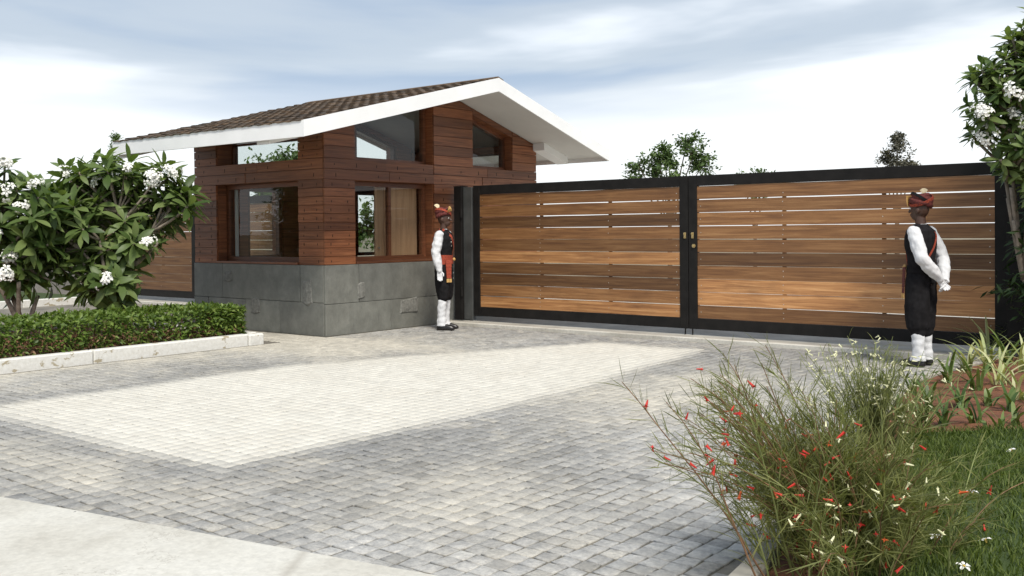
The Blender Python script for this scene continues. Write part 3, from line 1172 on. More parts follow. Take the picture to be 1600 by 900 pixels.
post(.10, .255, 2.60, 2.76, 2.17, 'black steel gate post between guard house and slatted gate', (.08, .25, -.03, .06, .06, 2.16))
post(8.162, 8.34, 2.60, 2.77, 2.20, 'black steel gate post under the flowering tree')
post(-11.1, -10.93, 2.60, 2.77, 2.17, 'black steel gate post at the far end of the half hidden gate')
post(-3.20, -3.13, 2.63, 2.75, 2.17, 'narrow black steel gate post on the far side of the guard house')


def bwall(x0, x1, y0, y1, h, label):
    w = empty('boundary_wall', ((x0 + x1) / 2, y0, 0), 0, label, 'wall')
    hw = (x1 - x0) / 2
    box_obj('wall_panel', 'wall_render', -hw, hw, 0, y1 - y0, -.03, h, w)
    box_obj('coping', 'grey_concrete', -hw - .02, hw + .02, -.03, y1 - y0 + .03, h + .001, h + .06, w, .008)


bwall(-30, -11.15, 2.6, 2.8, 1.75, 'grey rendered boundary wall behind the frangipani')
bwall(8.45, 26, 2.62, 2.82, 2.0, 'grey rendered boundary wall beside the gate post under the tree')


# ------------------------------------------------------------------ people
def remesh(mb, name, mat, voxel, it=3, parent=None, noise_amp=0., noise_sc=20., fold=.55):
    me = mb.mesh('tmp')
    mb.fix(me)
    o = bpy.data.objects.new('tmp', me); COL.objects.link(o)
    md = o.modifiers.new('r', 'REMESH'); md.mode = 'VOXEL'; md.voxel_size = voxel
    if it:
        sm = o.modifiers.new('s', 'SMOOTH'); sm.factor = .5; sm.iterations = it
    dg = bpy.context.evaluated_depsgraph_get(); dg.update()
    me2 = bpy.data.meshes.new_from_object(o.evaluated_get(dg))
    bpy.data.objects.remove(o); bpy.data.meshes.remove(me)
    me2.name = name
    if noise_amp:
        nv = len(me2.vertices)
        co = np.empty(nv * 3, dtype=np.float32); me2.vertices.foreach_get('co', co); co = co.reshape(-1, 3)
        no = np.empty(nv * 3, dtype=np.float32); me2.vertex_normals.foreach_get('vector', no); no = no.reshape(-1, 3)
        amp = np.array([noise.noise((c[0] * noise_sc, c[1] * noise_sc, c[2] * noise_sc * fold)) + .5 * noise.noise((c[0] * noise_sc * 2.1, c[1] * noise_sc * 2.1, c[2] * noise_sc * 1.3)) for c in co.tolist()], dtype=np.float32)
        co += no * (noise_amp * amp)[:, None]
        me2.vertices.foreach_set('co', co.ravel()); me2.update()
    me2.materials.clear(); me2.materials.append(MAT[mat])
    me2.polygons.foreach_set('use_smooth', np.ones(len(me2.polygons), dtype=bool))
    return put(name, me2, parent)


def ball(mb, c, r, seg=14, rings=9, rot=None):
    c = Vector(c); r = (r, r, r) if not hasattr(r, '__len__') else r
    vv = []
    for i in range(1, rings):
        th = math.pi * i / rings
        for k in range(seg):
            a = 2 * math.pi * k / seg
            p = Vector((r[0] * math.sin(th) * math.cos(a), r[1] * math.sin(th) * math.sin(a), r[2] * math.cos(th)))
            if rot is not None: p = rot @ p
            vv.append(c + p)
    pt, pb = Vector((0, 0, r[2])), Vector((0, 0, -r[2]))
    if rot is not None: pt, pb = rot @ pt, rot @ pb
    vv += [c + pt, c + pb]
    ff = []
    for i in range(rings - 2):
        for k in range(seg):
            k2 = (k + 1) % seg
            ff.append((i * seg + k, (i + 1) * seg + k, (i + 1) * seg + k2, i * seg + k2))
    n = (rings - 1) * seg
    for k in range(seg):
        ff.append((k, (k + 1) % seg, n)); ff.append(((rings - 2) * seg + (k + 1) % seg, (rings - 2) * seg + k, n + 1))
    mb.add(vv, ff)


def capsule(mb, p, q, r1, r2, seg=12):
    p, q = Vector(p), Vector(q)
    d = (q - p).normalized()
    pts, rad = [], []
    for k in range(5):
        a = math.pi / 2 * k / 4
        pts.append(p - d * r1 * math.cos(a)); rad.append(max(1e-3, r1 * math.sin(a)))
    pts[-1] = p; rad[-1] = r1
    for k in range(5):
        a = math.pi / 2 * k / 4
        pts.append(q + d * r2 * math.sin(a)); rad.append(max(1e-3, r2 * math.cos(a)))
    # keep strictly forward ordering
    mb.tube(pts, rad, seg)


def limb(mb, pts, rad, seg=14):
    for a, b_, ra, rb in zip(pts, pts[1:], rad, rad[1:]):
        capsule(mb, a, b_, ra, rb, seg)


def loft(mb, rings, seg=24, p=2.0):
    vv = []
    for (cx, cy, z, rx, ry) in rings:
        for k in range(seg):
            a = 2 * math.pi * k / seg
            c_, s_ = math.cos(a), math.sin(a)
            vv.append((cx + rx * math.copysign(abs(c_) ** (2 / p), c_), cy + ry * math.copysign(abs(s_) ** (2 / p), s_), z))
    ff = []
    n = len(rings)
    for i in range(n - 1):
        for k in range(seg):
            k2 = (k + 1) % seg
            ff.append((i * seg + k, i * seg + k2, (i + 1) * seg + k2, (i + 1) * seg + k))
    ff.append(tuple(range(seg))[::-1]); ff.append(tuple((n - 1) * seg + k for k in range(seg)))
    mb.add(vv, ff)


TORSO = [(0, 0, .84, .115, .160), (0, 0, .93, .112, .158), (0, 0, 1.03, .098, .146), (0, 0, 1.12, .100, .150), (.006, 0, 1.24, .116, .172), (.004, 0, 1.34, .116, .186), (0, 0, 1.41, .098, .178), (0, 0, 1.455, .070, .110)]


def torso_r(z):
    for a, b_ in zip(TORSO, TORSO[1:]):
        if a[2] <= z <= b_[2]:
            k = (z - a[2]) / (b_[2] - a[2]); return a[3] + (b_[3] - a[3]) * k, a[4] + (b_[4] - a[4]) * k
    return TORSO[-1][3:5] if z > 1 else TORSO[0][3:5]


def ribbon(mb, pts, nrm, half, th=.006):
    """closed flat band along pts"""
    pts = [Vector(q) for q in pts]; vv = []
    for i, q in enumerate(pts):
        d = (pts[min(i + 1, len(pts) - 1)] - pts[max(i - 1, 0)]).normalized()
        nn = Vector(nrm[i]).normalized(); s_ = d.cross(nn).normalized() * half
        vv += [q + s_, q - s_, q - s_ + nn * th, q + s_ + nn * th]
    ff = [(0, 1, 2, 3), tuple(4 * (len(pts) - 1) + k for k in (3, 2, 1, 0))]
    for i in range(len(pts) - 1):
        for k in range(4):
            k2 = (k + 1) % 4
            ff.append((4 * i + k, 4 * i + 4 + k, 4 * i + 4 + k2, 4 * i + k2))
    mb.add(vv, ff)


def hand(mb, wrist, d, side, curl):
    """palm and five fingers; d = hand direction, side = towards the thumb, curl direction = d x side"""
    w, d, s_ = Vector(wrist), Vector(d).normalized(), Vector(side).normalized()
    n = d.cross(s_).normalized(); s_ = n.cross(d)
    capsule(mb, w, w + d * .03, .026, .028, 10)
    for k, off in enumerate((-.028, -.010, .010, .028)):
        capsule(mb, w + d * .025 + s_ * off * .75, w + d * .085 + s_ * off, .015, .0135, 8)
    for off, ln in ((-.030, .058), (-.011, .074), (.010, .080), (.031, .070)):
        a = w + d * .088 + s_ * off
        d1 = (d * math.cos(curl * .6) + n * math.sin(curl * .6))
        d2 = (d * math.cos(curl * 1.5) + n * math.sin(curl * 1.5))
        b_ = a + d1 * ln * .5; c_ = b_ + d2 * ln * .5
        capsule(mb, a, b_, .0100, .0092, 8); capsule(mb, b_, c_, .0092, .0078, 8)
    a = w + d * .03 + s_ * .030
    b_ = a + (d * .75 + s_ * .6 + n * .25).normalized() * .042
    c_ = b_ + (d + n * .45).normalized() * .034
    capsule(mb, a, b_, .0135, .0110, 8); capsule(mb, b_, c_, .0110, .0088, 8)


def person(loc, rz, scale, label, pose):
    P = empty('person', loc, rz, label, 'person')
    P.scale = (scale,) * 3
    behind = pose == 'behind'
    sh = 1.395
    arms = {}
    for s in (-1, 1):
        if behind:
            arms[s] = [(-.01, s * .195, sh), (-.120, s * .250, 1.12), (-.215, s * .070, .905 + s * .012)]
        else:
            arms[s] = [(0, s * .200, sh), (-.040, s * .245, 1.13), (.015, s * .250, .885)]
    legs = {s: [(0, s * .085, .90), (.012, s * .090, .50), (-.012, s * .092, .085)] for s in (-1, 1)}
    # body: one continuous figure
    mb = MB()
    loft(mb, [(a, b_, z, rx * .93, ry * .93) for a, b_, z, rx, ry in TORSO])
    capsule(mb, (-.005, 0, 1.43), (.012, 0, 1.555), .058, .052)
    ball(mb, (.012, 0, 1.640), (.098, .077, .108))
    ball(mb, (.045, 0, 1.570), (.060, .054, .058))
    ball(mb, (.075, 0, 1.548), (.026, .028, .022))
    capsule(mb, (.104, 0, 1.642), (.122, 0, 1.608), .010, .0155, 10)
    capsule(mb, (.100, -.018, 1.577), (.100, .018, 1.577), .0105, .0105, 8)
    capsule(mb, (.096, -.016, 1.563), (.096, .016, 1.563), .0100, .0100, 8)
    for s in (-1, 1):
        capsule(mb, (.092, s * .050, 1.662), (.104, s * .018, 1.665), .011, .011, 8)
        ball(mb, (.002, s * .080, 1.618), (.020, .012, .032))
        limb(mb, arms[s], (.050, .041, .030))
        limb(mb, legs[s], (.080, .056, .040))
        capsule(mb, (-.03, s * .092, .055), (.12, s * .100, .038), .035, .028)
    body = remesh(mb, 'body', 'skin', .007, 3, P)
    for s in (-1, 1):
        mb = MB(); ball(mb, (.0925, s * .033, 1.642), .0115, 10, 7)
        e_ = mb.build('eye', 'eye_white', P, True)
        mb = MB(); ball(mb, (.1010, s * .034, 1.642), .0052, 8, 6)
        mb.build('iris', 'dark_eye', e_, True)
    # shirt sleeves, full and gathered at the wrist
    mb = MB()
    for s in (-1, 1):
        a = [Vector(q) for q in arms[s]]
        m1 = a[0].lerp(a[1], .55); m2 = a[1].lerp(a[2], .55)
        limb(mb, [a[0], m1, a[1], m2, a[2]], (.066, .074, .066, .066, .043))
        capsule(mb, a[2] - (a[2] - a[1]).normalized() * .012, a[2] + (a[2] - a[1]).normalized() * .006, .045, .043)
    loft(mb, [(.0, 0, 1.40, .085, .12), (.0, 0, 1.44, .070, .080), (.006, 0, 1.478, .060, .060)])
    remesh(mb, 'shirt', 'white_cloth', .0075, 1, P, .0085, 15, 1.25)
    # waistcoat
    mb = MB()
    g = 1.13 if not behind else 1.17
    loft(mb, [(a, b_, z, rx * g + .004, ry * g) for a, b_, z, rx, ry in TORSO[1:-1]] + [(0, 0, 1.445, .086, .128), (.002, 0, 1.478, .066, .070)], 28, 2.25)
    vest = remesh(mb, 'waistcoat', 'black_cloth', .0085, 2, P, .005, 16)
    if not behind:
        for z, dy in ((1.335, -.045), (1.285, -.05), (1.235, -.045)):
            rx, ry = torso_r(z)
            mb = MB(); ball(mb, (rx * 1.16, dy, z), (.010, .014, .017), 8, 6)
            mb.build('medal', 'bright_metal', vest, True)
    # breeches
    mb = MB()
    lo = .30 if behind else .41
    for s in (-1, 1):
        if behind:
            limb(mb, [(0, s * .075, .90), (.01, s * .076, .62), (.012, s * .076, .44), (.004, s * .080, lo + .06)], (.122, .128, .116, .086))
        else:
            limb(mb, [(0, s * .078, .90), (.012, s * .084, .64), (.018, s * .088, .50), (.006, s * .090, lo + .05)], (.112, .112, .092, .066))
    loft(mb, [(0, 0, .86, .125, .175), (0, 0, .95, .122, .170), (0, 0, 1.02, .112, .160)])
    remesh(mb, 'breeches', 'black_cloth', .010, 3, P, .009, 13)
    # gaiters and shoes
    for s in (-1, 1):
        mb = MB()
        x = legs[s][2][0]; yy = s * .091
        loft(mb, [(x + .012, yy, .055, .088, .066), (x + .004, yy, .105, .068, .060), (x + .004, yy, .19, .060, .057), (x + .008, yy, .30, .066, .064), (x + .016, yy, .39, .068, .066), (x + .02, yy, .445, .062, .062)], 18)
        remesh(mb, 'gaiter', 'white_cloth', .0075, 1, P, .0075, 15, 1.3)
        mb = MB()
        loft(mb, [(.055, yy + s * .004, .0, .138, .045), (.055, yy + s * .004, .028, .140, .047), (.045, yy + s * .003, .055, .122, .042), (.0, yy, .085, .07, .036)], 20, 2.4)
        remesh(mb, 'shoe', 'shoe_leather', .007, 2, P)
    # cummerbund with pleats
    cb = None
    for k, z in enumerate((.985, 1.015, 1.045, 1.075)):
        rx, ry = torso_r(z)
        mb = MB()
        pts = [((rx * 1.17 + .006) * math.cos(a), (ry * 1.15 + .006) * math.sin(a), z + .006 * math.sin(a + k)) for a in [2 * math.pi * q / 32 for q in range(33)]]
        nr = [(p[0], p[1], 0) for p in pts]
        ribbon(mb, pts, nr, .018, .009)
        if cb is None: cb = mb.build('cummerbund', 'orange_cloth' if not behind else 'black_cloth', P)
        else: mb.build('pleat', 'orange_cloth' if not behind else 'black_cloth', cb)
    # hanging sash end with gold border
    an = R(-42) if not behind else R(38)
    rx, ry = .155, .195
    c_, s_ = math.cos(an), math.sin(an)
    for k in range(5):
        z1 = 1.03 - k * .055; z0 = z1 - .052
        o_ = .012 * k / 5
        cx, cy = (rx + o_) * c_, (ry + o_) * s_
        mb = MB()
        ribbon(mb, [(cx, cy, z1), (cx + .002 * c_, cy + .002 * s_, (z0 + z1) / 2), (cx + .004 * c_, cy + .004 * s_, z0)], [(c_, s_, 0)] * 3, .050 - .003 * k, .008)
        mb.build('sash_end', 'orange_cloth' if not behind else 'maroon_cloth', cb)
    for q in (-.022, .022):
        mb = MB(); px, py = (rx + .014) * c_ - s_ * q, (ry + .014) * s_ + c_ * q
        ribbon(mb, [(px, py, .752), (px, py, .725), (px, py, .70)], [(c_, s_, 0)] * 3, .019, .010)
        mb.build('sash_fringe', 'gold_cloth', cb)
    mb = MB(); ball(mb, (.15 * math.cos(R(25)), .19 * math.sin(R(25)), 1.03), (.022, .03, .026), 10, 7)
    mb.build('buckle', 'gold_cloth', cb, True)
    # baldric: right shoulder to left hip, front and back
    mb = MB()
    for front in (1, -1):
        pts, nr = [], []
        for q in range(15):
            k = q / 14
            yv = -.105 + .245 * k; z = 1.475 - .43 * k ** .95
            rx, ry = torso_r(min(z, 1.44))
            rx, ry = rx * 1.17 + .010, ry * 1.15 + .006
            if z > 1.40: rx = .10 * (1 - (z - 1.40) / .075 * .85) + .012
            xv = front * rx * math.sqrt(max(.02, 1 - (yv / ry) ** 2))
            pts.append((xv, yv, z)); nr.append((front, yv * 1.8, .15))
        if front == 1 or behind or True:
            ribbon(mb, pts, nr, .026 if not behind else .011, .006)
    mb.build('baldric', 'orange_cloth', P)
    # gloves
    for s in (-1, 1):
        a = [Vector(q) for q in arms[s]]
        mb = MB()
        if behind:
            d = Vector((-.16, -s * .55, -.62)); side = Vector((-.25, -s * .35, .45))
            hand(mb, a[2], d, side, .55)
        else:
            hand(mb, a[2], Vector((.08, 0, -1)), Vector((1, s * -.25, 0)), .35 * (1 if s < 0 else -1))
        remesh(mb, 'glove', 'white_cloth', .0048, 1, P)
    # turban
    mb = MB()
    ball(mb, (-.004, 0, 1.725), (.108, .092, .070))
    tb = None
    wraps = [((.0, 0, 1.700), .100, .086, .026, R(-16), R(8)), ((-.004, 0, 1.722), .096, .084, .027, R(-4), R(-16)), ((-.006, 0, 1.745), .086, .074, .026, R(-22), R(14)), ((-.006, 0, 1.765), .066, .056, .026, R(10), R(-8))]
    for (c0, ax, ay, rr, tx, ty) in wraps:
        M = Matrix.Rotation(tx, 3, 'Y') @ Matrix.Rotation(ty, 3, 'X')
        pts = [Vector(c0) + M @ Vector((ax * math.cos(q), ay * math.sin(q), .006 * math.sin(3 * q))) for q in [2 * math.pi * k / 28 for k in range(29)]]
        mb.tube(pts, rr, 10)
    tb = remesh(mb, 'turban', 'maroon_cloth', .007, 1, P, .006, 40)
    for k, (tx, ty, zz, ax) in enumerate(((R(-30), R(20), 1.738, .112), (R(12), R(-26), 1.722, .118))):
        mb = MB(); M = Matrix.Rotation(tx, 3, 'Y') @ Matrix.Rotation(ty, 3, 'X')
        pts = [Vector((-.003, 0, zz)) + M @ Vector((ax * math.cos(q), ax * .86 * math.sin(q), 0)) for q in [2 * math.pi * j / 28 for j in range(29)]]
        nr = [M @ Vector((math.cos(q), math.sin(q), 0)) for q in [2 * math.pi * j / 28 for j in range(29)]]
        ribbon(mb, pts, nr, .014, .010)
        mb.build('turban_band', ('black_cloth', 'orange_cloth')[k], tb)
    # pleated fan ornament and plume
    mb = MB()
    n = 7
    if behind:
        for k in range(n):
            yv = -.052 + .104 * k / (n - 1)
            ribbon(mb, [(.112 + .006 * (k % 2), yv, 1.665), (.120 + .006 * (k % 2), yv * 1.05, 1.72), (.122 + .006 * (k % 2), yv * 1.1, 1.775)], [(1, 0, 0)] * 3, .0095, .006)
        mb.build('fan', 'gold_cloth', tb)
    else:
        for k in range(n):
            a = R(-150 + 300 * k / (n - 1)) * .5
            ribbon(mb, [(.075 + .02 * math.cos(a), -.05 + .02 * math.sin(a), 1.72), (.11 + .02 * math.cos(a), -.055 + .065 * math.sin(a), 1.735 + .04 * math.cos(a)), (.115, -.055 + .085 * math.sin(a), 1.74 + .075 * math.cos(a))], [(1, -.4, 0)] * 3, .008, .005)
        mb.build('fan', 'gold_cloth', tb)
    mb = MB()
    for k in range(6):
        a = R(-35 + 70 * k / 5)
        x0 = -.03 if behind else -.055
        base = Vector((x0, 0 if behind else -.035, 1.775)); tip = base + Vector((math.sin(a) * .05 - (.0 if behind else .035), math.sin(a) * .02, .075 * math.cos(a)))
        ribbon(mb, [base, base.lerp(tip, .5) + Vector((0, 0, .004)), tip], [(.3, -1, .1)] * 3, .009, .005)
    mb.build('plume', 'cream_cloth', tb)
    return P


person((.76, 1.62, .017), R(24), 1.0, 'guard in red sash and white gaiters standing with arms at his sides', 'sides')
person((7.57, 1.53, .017), R(172), 1.0, 'guard in black waistcoat with gloved hands clasped behind his back', 'behind')


# ------------------------------------------------------------------ plants
RV = Vector((rt.x, rt.y, 0))         # directions used to lay crowns out round their trunks
FV = Vector((fw.x, fw.y, 0)).normalized()


def leaf_shape(ln, wd, droop, fold, wide=.6, nl=5):
    V = []
    for i in range(nl + 1):
        q = i / nl
        w = wd * .5 * (math.sin(math.pi * min(1, q ** (math.log(.5) / math.log(wide)))) ** .8 if 0 < q < 1 else .06)
        z = -droop * ln * q * q
        for s in (-1, 0, 1):
            V.append((ln * q * (1 - .12 * droop * q), s * w, z + abs(s) * w * fold))
    F = []
    for i in range(nl):
        for k in range(2):
            a = i * 3 + k
            F.append((a, a + 1, a + 4, a + 3))
    return np.array(V, dtype=np.float32), np.array(F, dtype=np.int32)


def frame_mat(pos, d, upv, roll=0., scale=1.):
    d = Vector(d).normalized(); upv = Vector(upv)
    y = upv.cross(d)
    if y.length < 1e-4: y = d.orthogonal()
    y.normalize(); z = d.cross(y)
    if roll:
        y, z = y * math.cos(roll) + z * math.sin(roll), z * math.cos(roll) - y * math.sin(roll)
    M = Matrix.Identity(4)
    for i in range(3):
        M[i][0], M[i][1], M[i][2], M[i][3] = d[i] * scale, y[i] * scale, z[i] * scale, pos[i]
    return M


def gather(shapes, mats, idx, tints, name, mat, smooth=True):
    """merge many small leaves into one mesh"""
    Vs, Fs, Ts = [], [], []
    n = 0
    M = np.array([[list(r) for r in m_] for m_ in mats], dtype=np.float32)
    idx = np.array(idx)
    for k, (V, F) in enumerate(shapes):
        sel = np.where(idx == k)[0]
        if not len(sel): continue
        A = M[sel][:, :3, :3]; b_ = M[sel][:, :3, 3]
        P = np.einsum('nij,vj->nvi', A, V) + b_[:, None, :]
        Vs.append(P.reshape(-1, 3))
        Fs.append((F[None] + (np.arange(len(sel)) * len(V))[:, None, None] + n).reshape(-1, F.shape[1]))
        Ts.append(np.repeat(np.array(tints, dtype=np.float32)[sel], len(V)))
        n += len(sel) * len(V)
    return np_mesh(name, np.concatenate(Vs), np.concatenate(Fs), mat, smooth, np.concatenate(Ts))


def shape_mesh(shape, name, mat):
    V, F = shape
    return np_mesh(name, V, F, mat, True, np.zeros(len(V)))


def bez(a, c, b_, n=6):
    return [(a * (1 - q) + c * q) * (1 - q) + (c * (1 - q) + b_ * q) * q for q in [i / n for i in range(n + 1)]]


def petal_flower(r=.052):
    mb = MB()
    for k in range(5):
        a = 2 * math.pi * k / 5
        M = Matrix.Rotation(a, 3, 'Z')
        pts = [(.004, 0, 0), (r * .5, -r * .26, .010), (r * .95, -r * .20, .004), (r * 1.02, r * .10, -.002), (r * .55, r * .30, .014)]
        mb.add([M @ Vector(p) for p in pts], [(0, 1, 2, 3, 4)])
    return mb


FL_SH = petal_flower()


def flower_cluster(parent, pos, d, n=8):
    mb = MB()
    d = Vector(d).normalized()
    for k in range(n):
        dd = (d + Vector((random.gauss(0, .6), random.gauss(0, .6), random.gauss(0, .5)))).normalized()
        M = frame_mat(pos + dd * random.uniform(.05, .16), dd, Vector((random.random(), random.random(), .3)), 0, random.uniform(.85, 1.25))
        M = M @ Matrix.Rotation(R(90), 4, 'Y')
        mb.add([M @ Vector(v) for v in FL_SH.v], FL_SH.f)
    fc = tag(mb.build('flower_cluster', 'petal_white', parent, fix=False), kind='stuff')
    mb = MB()
    for k in range(5):
        dd = (d + Vector((random.gauss(0, .4), random.gauss(0, .4), random.gauss(0, .4)))).normalized()
        mb.tube([pos, pos + dd * .05, pos + dd * .085], [.005, .004, .006], 5)
    mb.build('flower_stalk', 'green_stem', fc)


def frangipani(base, lobes, per, leaf_len, label, flowers_px, stems=5, seed=1, bark='bark', dens=15):
    random.seed(seed)
    T = empty('frangipani_tree', base, 0, label, 'tree')
    B = Vector(base)
    tips = []
    for (r_, d_, z_, rad) in lobes:
        for k in range(per):
            v = Vector((random.gauss(0, 1), random.gauss(0, 1), random.gauss(0, 1))).normalized() * rad * random.uniform(.45, 1.05)
            v.z *= .85
            p = RV * (r_ + v.x) + FV * (d_ + v.y) + Vector((0, 0, max(.35, z_ + v.z)))
            if all((p - q).length > leaf_len * .42 for q in tips): tips.append(p)
    cen = sum(tips, Vector()) / len(tips)
    f1, f2 = [], []
    for k in range(stems):
        a = 2 * math.pi * k / stems + random.uniform(-.4, .4)
        q = Vector((math.cos(a) * .34, math.sin(a) * .30, random.uniform(.55, .95)))
        q.x += cen.x * .55; q.y += cen.y * .55
        f1.append(q)
    for k in range(stems * 4):
        p = random.choice(tips)
        q = min(f1, key=lambda g_: (g_ - p).length)
        f2.append((q.lerp(p, random.uniform(.45, .62)) - Vector((0, 0, .06)), q))
    mt_ = MB()
    for q in f1:
        s0 = Vector((random.uniform(-.10, .10), random.uniform(-.10, .10), 0))
        c_ = s0.lerp(q, .5) + Vector((0, 0, .12))
        mt_.tube(bez(s0, c_, q, 7), [.040 - .016 * i / 7 for i in range(8)], 8)
    mt_.build('trunk', bark, T, True)
    mt_ = MB()
    for (q2, q1) in f2:
        mt_.tube(bez(q1, q1.lerp(q2, .5) + Vector((0, 0, -.04)), q2, 5), [.025 - .007 * i / 5 for i in range(6)], 7)
    dirs = []
    for p in tips:
        q2 = min((g_[0] for g_ in f2), key=lambda g_: (g_ - p).length + (.5 if g_.z > p.z else 0))
        mt_.tube(bez(q2, q2.lerp(p, .5) + Vector((0, 0, -.06)), p, 5), [.018 - .003 * i / 5 for i in range(6)], 6)
        out_ = (p - cen); out_.z *= .6
        dirs.append(((p - q2).normalized() * .35 + out_.normalized() * .55 + Vector((0, 0, .75))).normalized())
    mt_.build('branches', bark, T, True)
    shapes = [leaf_shape(1, .31, .22, .25), leaf_shape(1, .33, .38, .18), leaf_shape(1, .29, .10, .30), leaf_shape(1, .32, .60, .15)]
    mats, idx, tn = [], [], []
    for p, d in zip(tips, dirs):
        u = d.orthogonal().normalized(); w = d.cross(u)
        n = int(dens * random.uniform(.8, 1.2)); ph0 = random.uniform(0, 6.28)
        tone = random.uniform(-.16, .16)
        for k in range(n):
            ph = ph0 + k * 2.39996
            th = R(28 + 78 * (k / n) ** .8) + random.gauss(0, .08)
            dd = d * math.cos(th) + (u * math.cos(ph) + w * math.sin(ph)) * math.sin(th)
            ln = leaf_len * random.uniform(.78, 1.12) * (.72 + .28 * math.sin(math.pi * min(1, .25 + .75 * k / n)))
            mats.append(frame_mat(p - d * .05 * k / n, dd, d, random.gauss(0, .15), ln))
            idx.append(random.choice((0, 0, 1, 2, 3) if k < n * .6 else (0, 1, 1, 3)))
            tn.append(min(.98, max(.02, .5 + tone + random.uniform(-.2, .2))))
    lm = [shape_mesh(s, 'leaf', 'frangipani_leaf') for s in shapes]
    cl_ = CAM - B
    order = sorted(range(len(mats)), key=lambda i: (mats[i].translation - cl_).length - .3 * mats[i].to_scale()[0])
    big = set(order[:300])
    for i in order[:300]:
        o = put('leaf', lm[idx[i]], T)
        o.matrix_basis = mats[i]
    rest = [i for i in range(len(mats)) if i not in big]
    tag(put('foliage', gather(shapes, [mats[i] for i in rest], [idx[i] for i in rest], [tn[i] for i in rest], 'foliage', 'frangipani_leaf'), T), kind='stuff')
    for (u, v) in flowers_px:
        def cost(i):
            w = B + tips[i]; a = img(w.x, w.y, w.z)
            return math.hypot(a[0] - u, a[1] - v) + 25 * (tips[i] - cl_).length
        i = min(range(len(tips)), key=cost)
        tow = (cl_ - tips[i]).normalized()
        flower_cluster(T, tips[i] + dirs[i] * .04 + tow * leaf_len * .45, (dirs[i] + tow * .9), random.randint(6, 10))
    return T


frangipani((-2.05, -1.95, .09), [(-.45, 0, 2.06, .44), (.05, .1, 2.10, .44), (.58, .1, 1.98, .40), (.86, 0, 1.74, .28), (-.72, -.1, 1.62, .45), (-.12, -.2, 1.50, .48), (.5, .2, 1.55, .36), (-.55, -.1, 1.05, .42), (-.05, -.1, .85, .40), (-.2, .5, 1.8, .5), (.32, -.2, 1.25, .28), (-.95, 0, 1.3, .4), (.15, -.3, .6, .3)], 15, .33,
           'frangipani tree with white flowers nearest the guard house wall', [(182, 287), (246, 272), (240, 300), (228, 396), (205, 392), (70, 405), (110, 285), (170, 452), (150, 300), (265, 290), (62, 420)], 5, 11)
frangipani((-2.40, -3.05, .09), [(-.28, 0, 1.92, .42), (.24, .1, 1.80, .40), (-.5, 0, 1.45, .42), (.1, -.1, 1.4, .40), (-.9, 0, 1.8, .45), (-.15, 0, .95, .36), (.3, 0, 1.0, .35)], 14, .33,
           'frangipani tree with white flowers farther along the planter from the guard house', [(12, 262), (28, 330), (8, 430), (95, 225), (5, 388), (40, 258), (15, 300), (2, 410)], 4, 23)
frangipani((9.02, 2.10, .10), [(-.86, 0, 2.62, .30), (-1.02, 0, 2.88, .20), (-.62, 0, 3.10, .26), (-.72, 0, 2.08, .28), (-.35, 0, 2.5, .35), (-.3, 0, 3.3, .35), (.2, 0, 2.9, .5), (-.45, 0, 1.75, .22), (-.6, .1, 2.4, .35), (-.78, 0, 2.32, .34), (-.95, 0, 2.55, .26), (-.55, -.2, 2.8, .3)], 18, .19,
           'leafy flowering tree hanging over the end of the slatted gate', [(1545, 185), (1560, 195), (1590, 150), (1560, 225), (1595, 190)], 4, 31, 'bark', 15)


def leaf_cloud(n, pick, size, wd, mat, name, parent, seed, upbias=.5, droop=.3, nl=2, kind='stuff', fold=.25):
    random.seed(seed)
    shapes = [leaf_shape(1, wd, droop, fold, .5, nl), leaf_shape(1, wd * 1.15, droop * .3, fold, .55, nl)]
    mats, idx, tn = [], [], []
    for k in range(n):
        p, outd = pick()
        d = (Vector((random.gauss(0, 1), random.gauss(0, 1), random.gauss(0, .7))).normalized() + outd * .7).normalized()
        upv = (outd * .5 + Vector((random.gauss(0, .4), random.gauss(0, .4), upbias + .4))).normalized()
        mats.append(frame_mat(p, d, upv, random.gauss(0, .4), size * random.uniform(.65, 1.3)))
        idx.append(k % 2); tn.append(min(.98, max(.02, random.gauss(.45, .22))))
    o = put(name, gather(shapes, mats, idx, tn, name, mat), parent)
    if kind: tag(o, kind=kind)
    return o


# clipped hedge inside the planter kerb
hedge = empty('hedge', (-.55, -1.3, .09), 0, 'low clipped green hedge running along the white planter kerb', 'hedge')
HB0 = Vector((-.55, -1.3, .09))


def hedge_top(x, y): return .50 + .07 * noise.noise((x * 2.2, y * 2.2, 8)) + .05 * noise.noise((x * 6, y * 6, 1)) - .10 * math.exp((y + 1.2) * 7) - .06 * math.exp((x + .15) * 8)


def pick_hedge():
    y = -1.27 - 5.6 * random.random() ** 1.15
    r = random.random()
    bulge = .07 * noise.noise((0, y * 2.6, 4)) + .05 * noise.noise((0, y * 7, 9))
    if r < .5:
        x = random.uniform(-1.05, -.17); z = hedge_top(x, y) - abs(random.gauss(0, .03)); o = Vector((0, 0, 1))
    elif r < .86:
        z = random.uniform(.16, .50); x = -.17 + bulge - abs(random.gauss(0, .05)); o = Vector((1, 0, .2))
    else:
        x = random.uniform(-1.05, -.17); y = -1.24 - abs(random.gauss(0, .05)) + bulge * .6; z = random.uniform(.14, .5); o = Vector((0, 1, .2))
    return Vector((x, y, z)) - HB0, o


leaf_cloud(13000, pick_hedge, .072, .42, 'hedge_leaf', 'foliage', hedge, 5)


def pick_hedge_low():
    y = -1.3 - 5.5 * random.random(); q = noise.noise((0, y * 1.5, 30))
    z = random.uniform(.12, .27 + .12 * q)
    return Vector((-.17 - abs(random.gauss(0, .06)), y, z)) - HB0, Vector((1, 0, -.1))


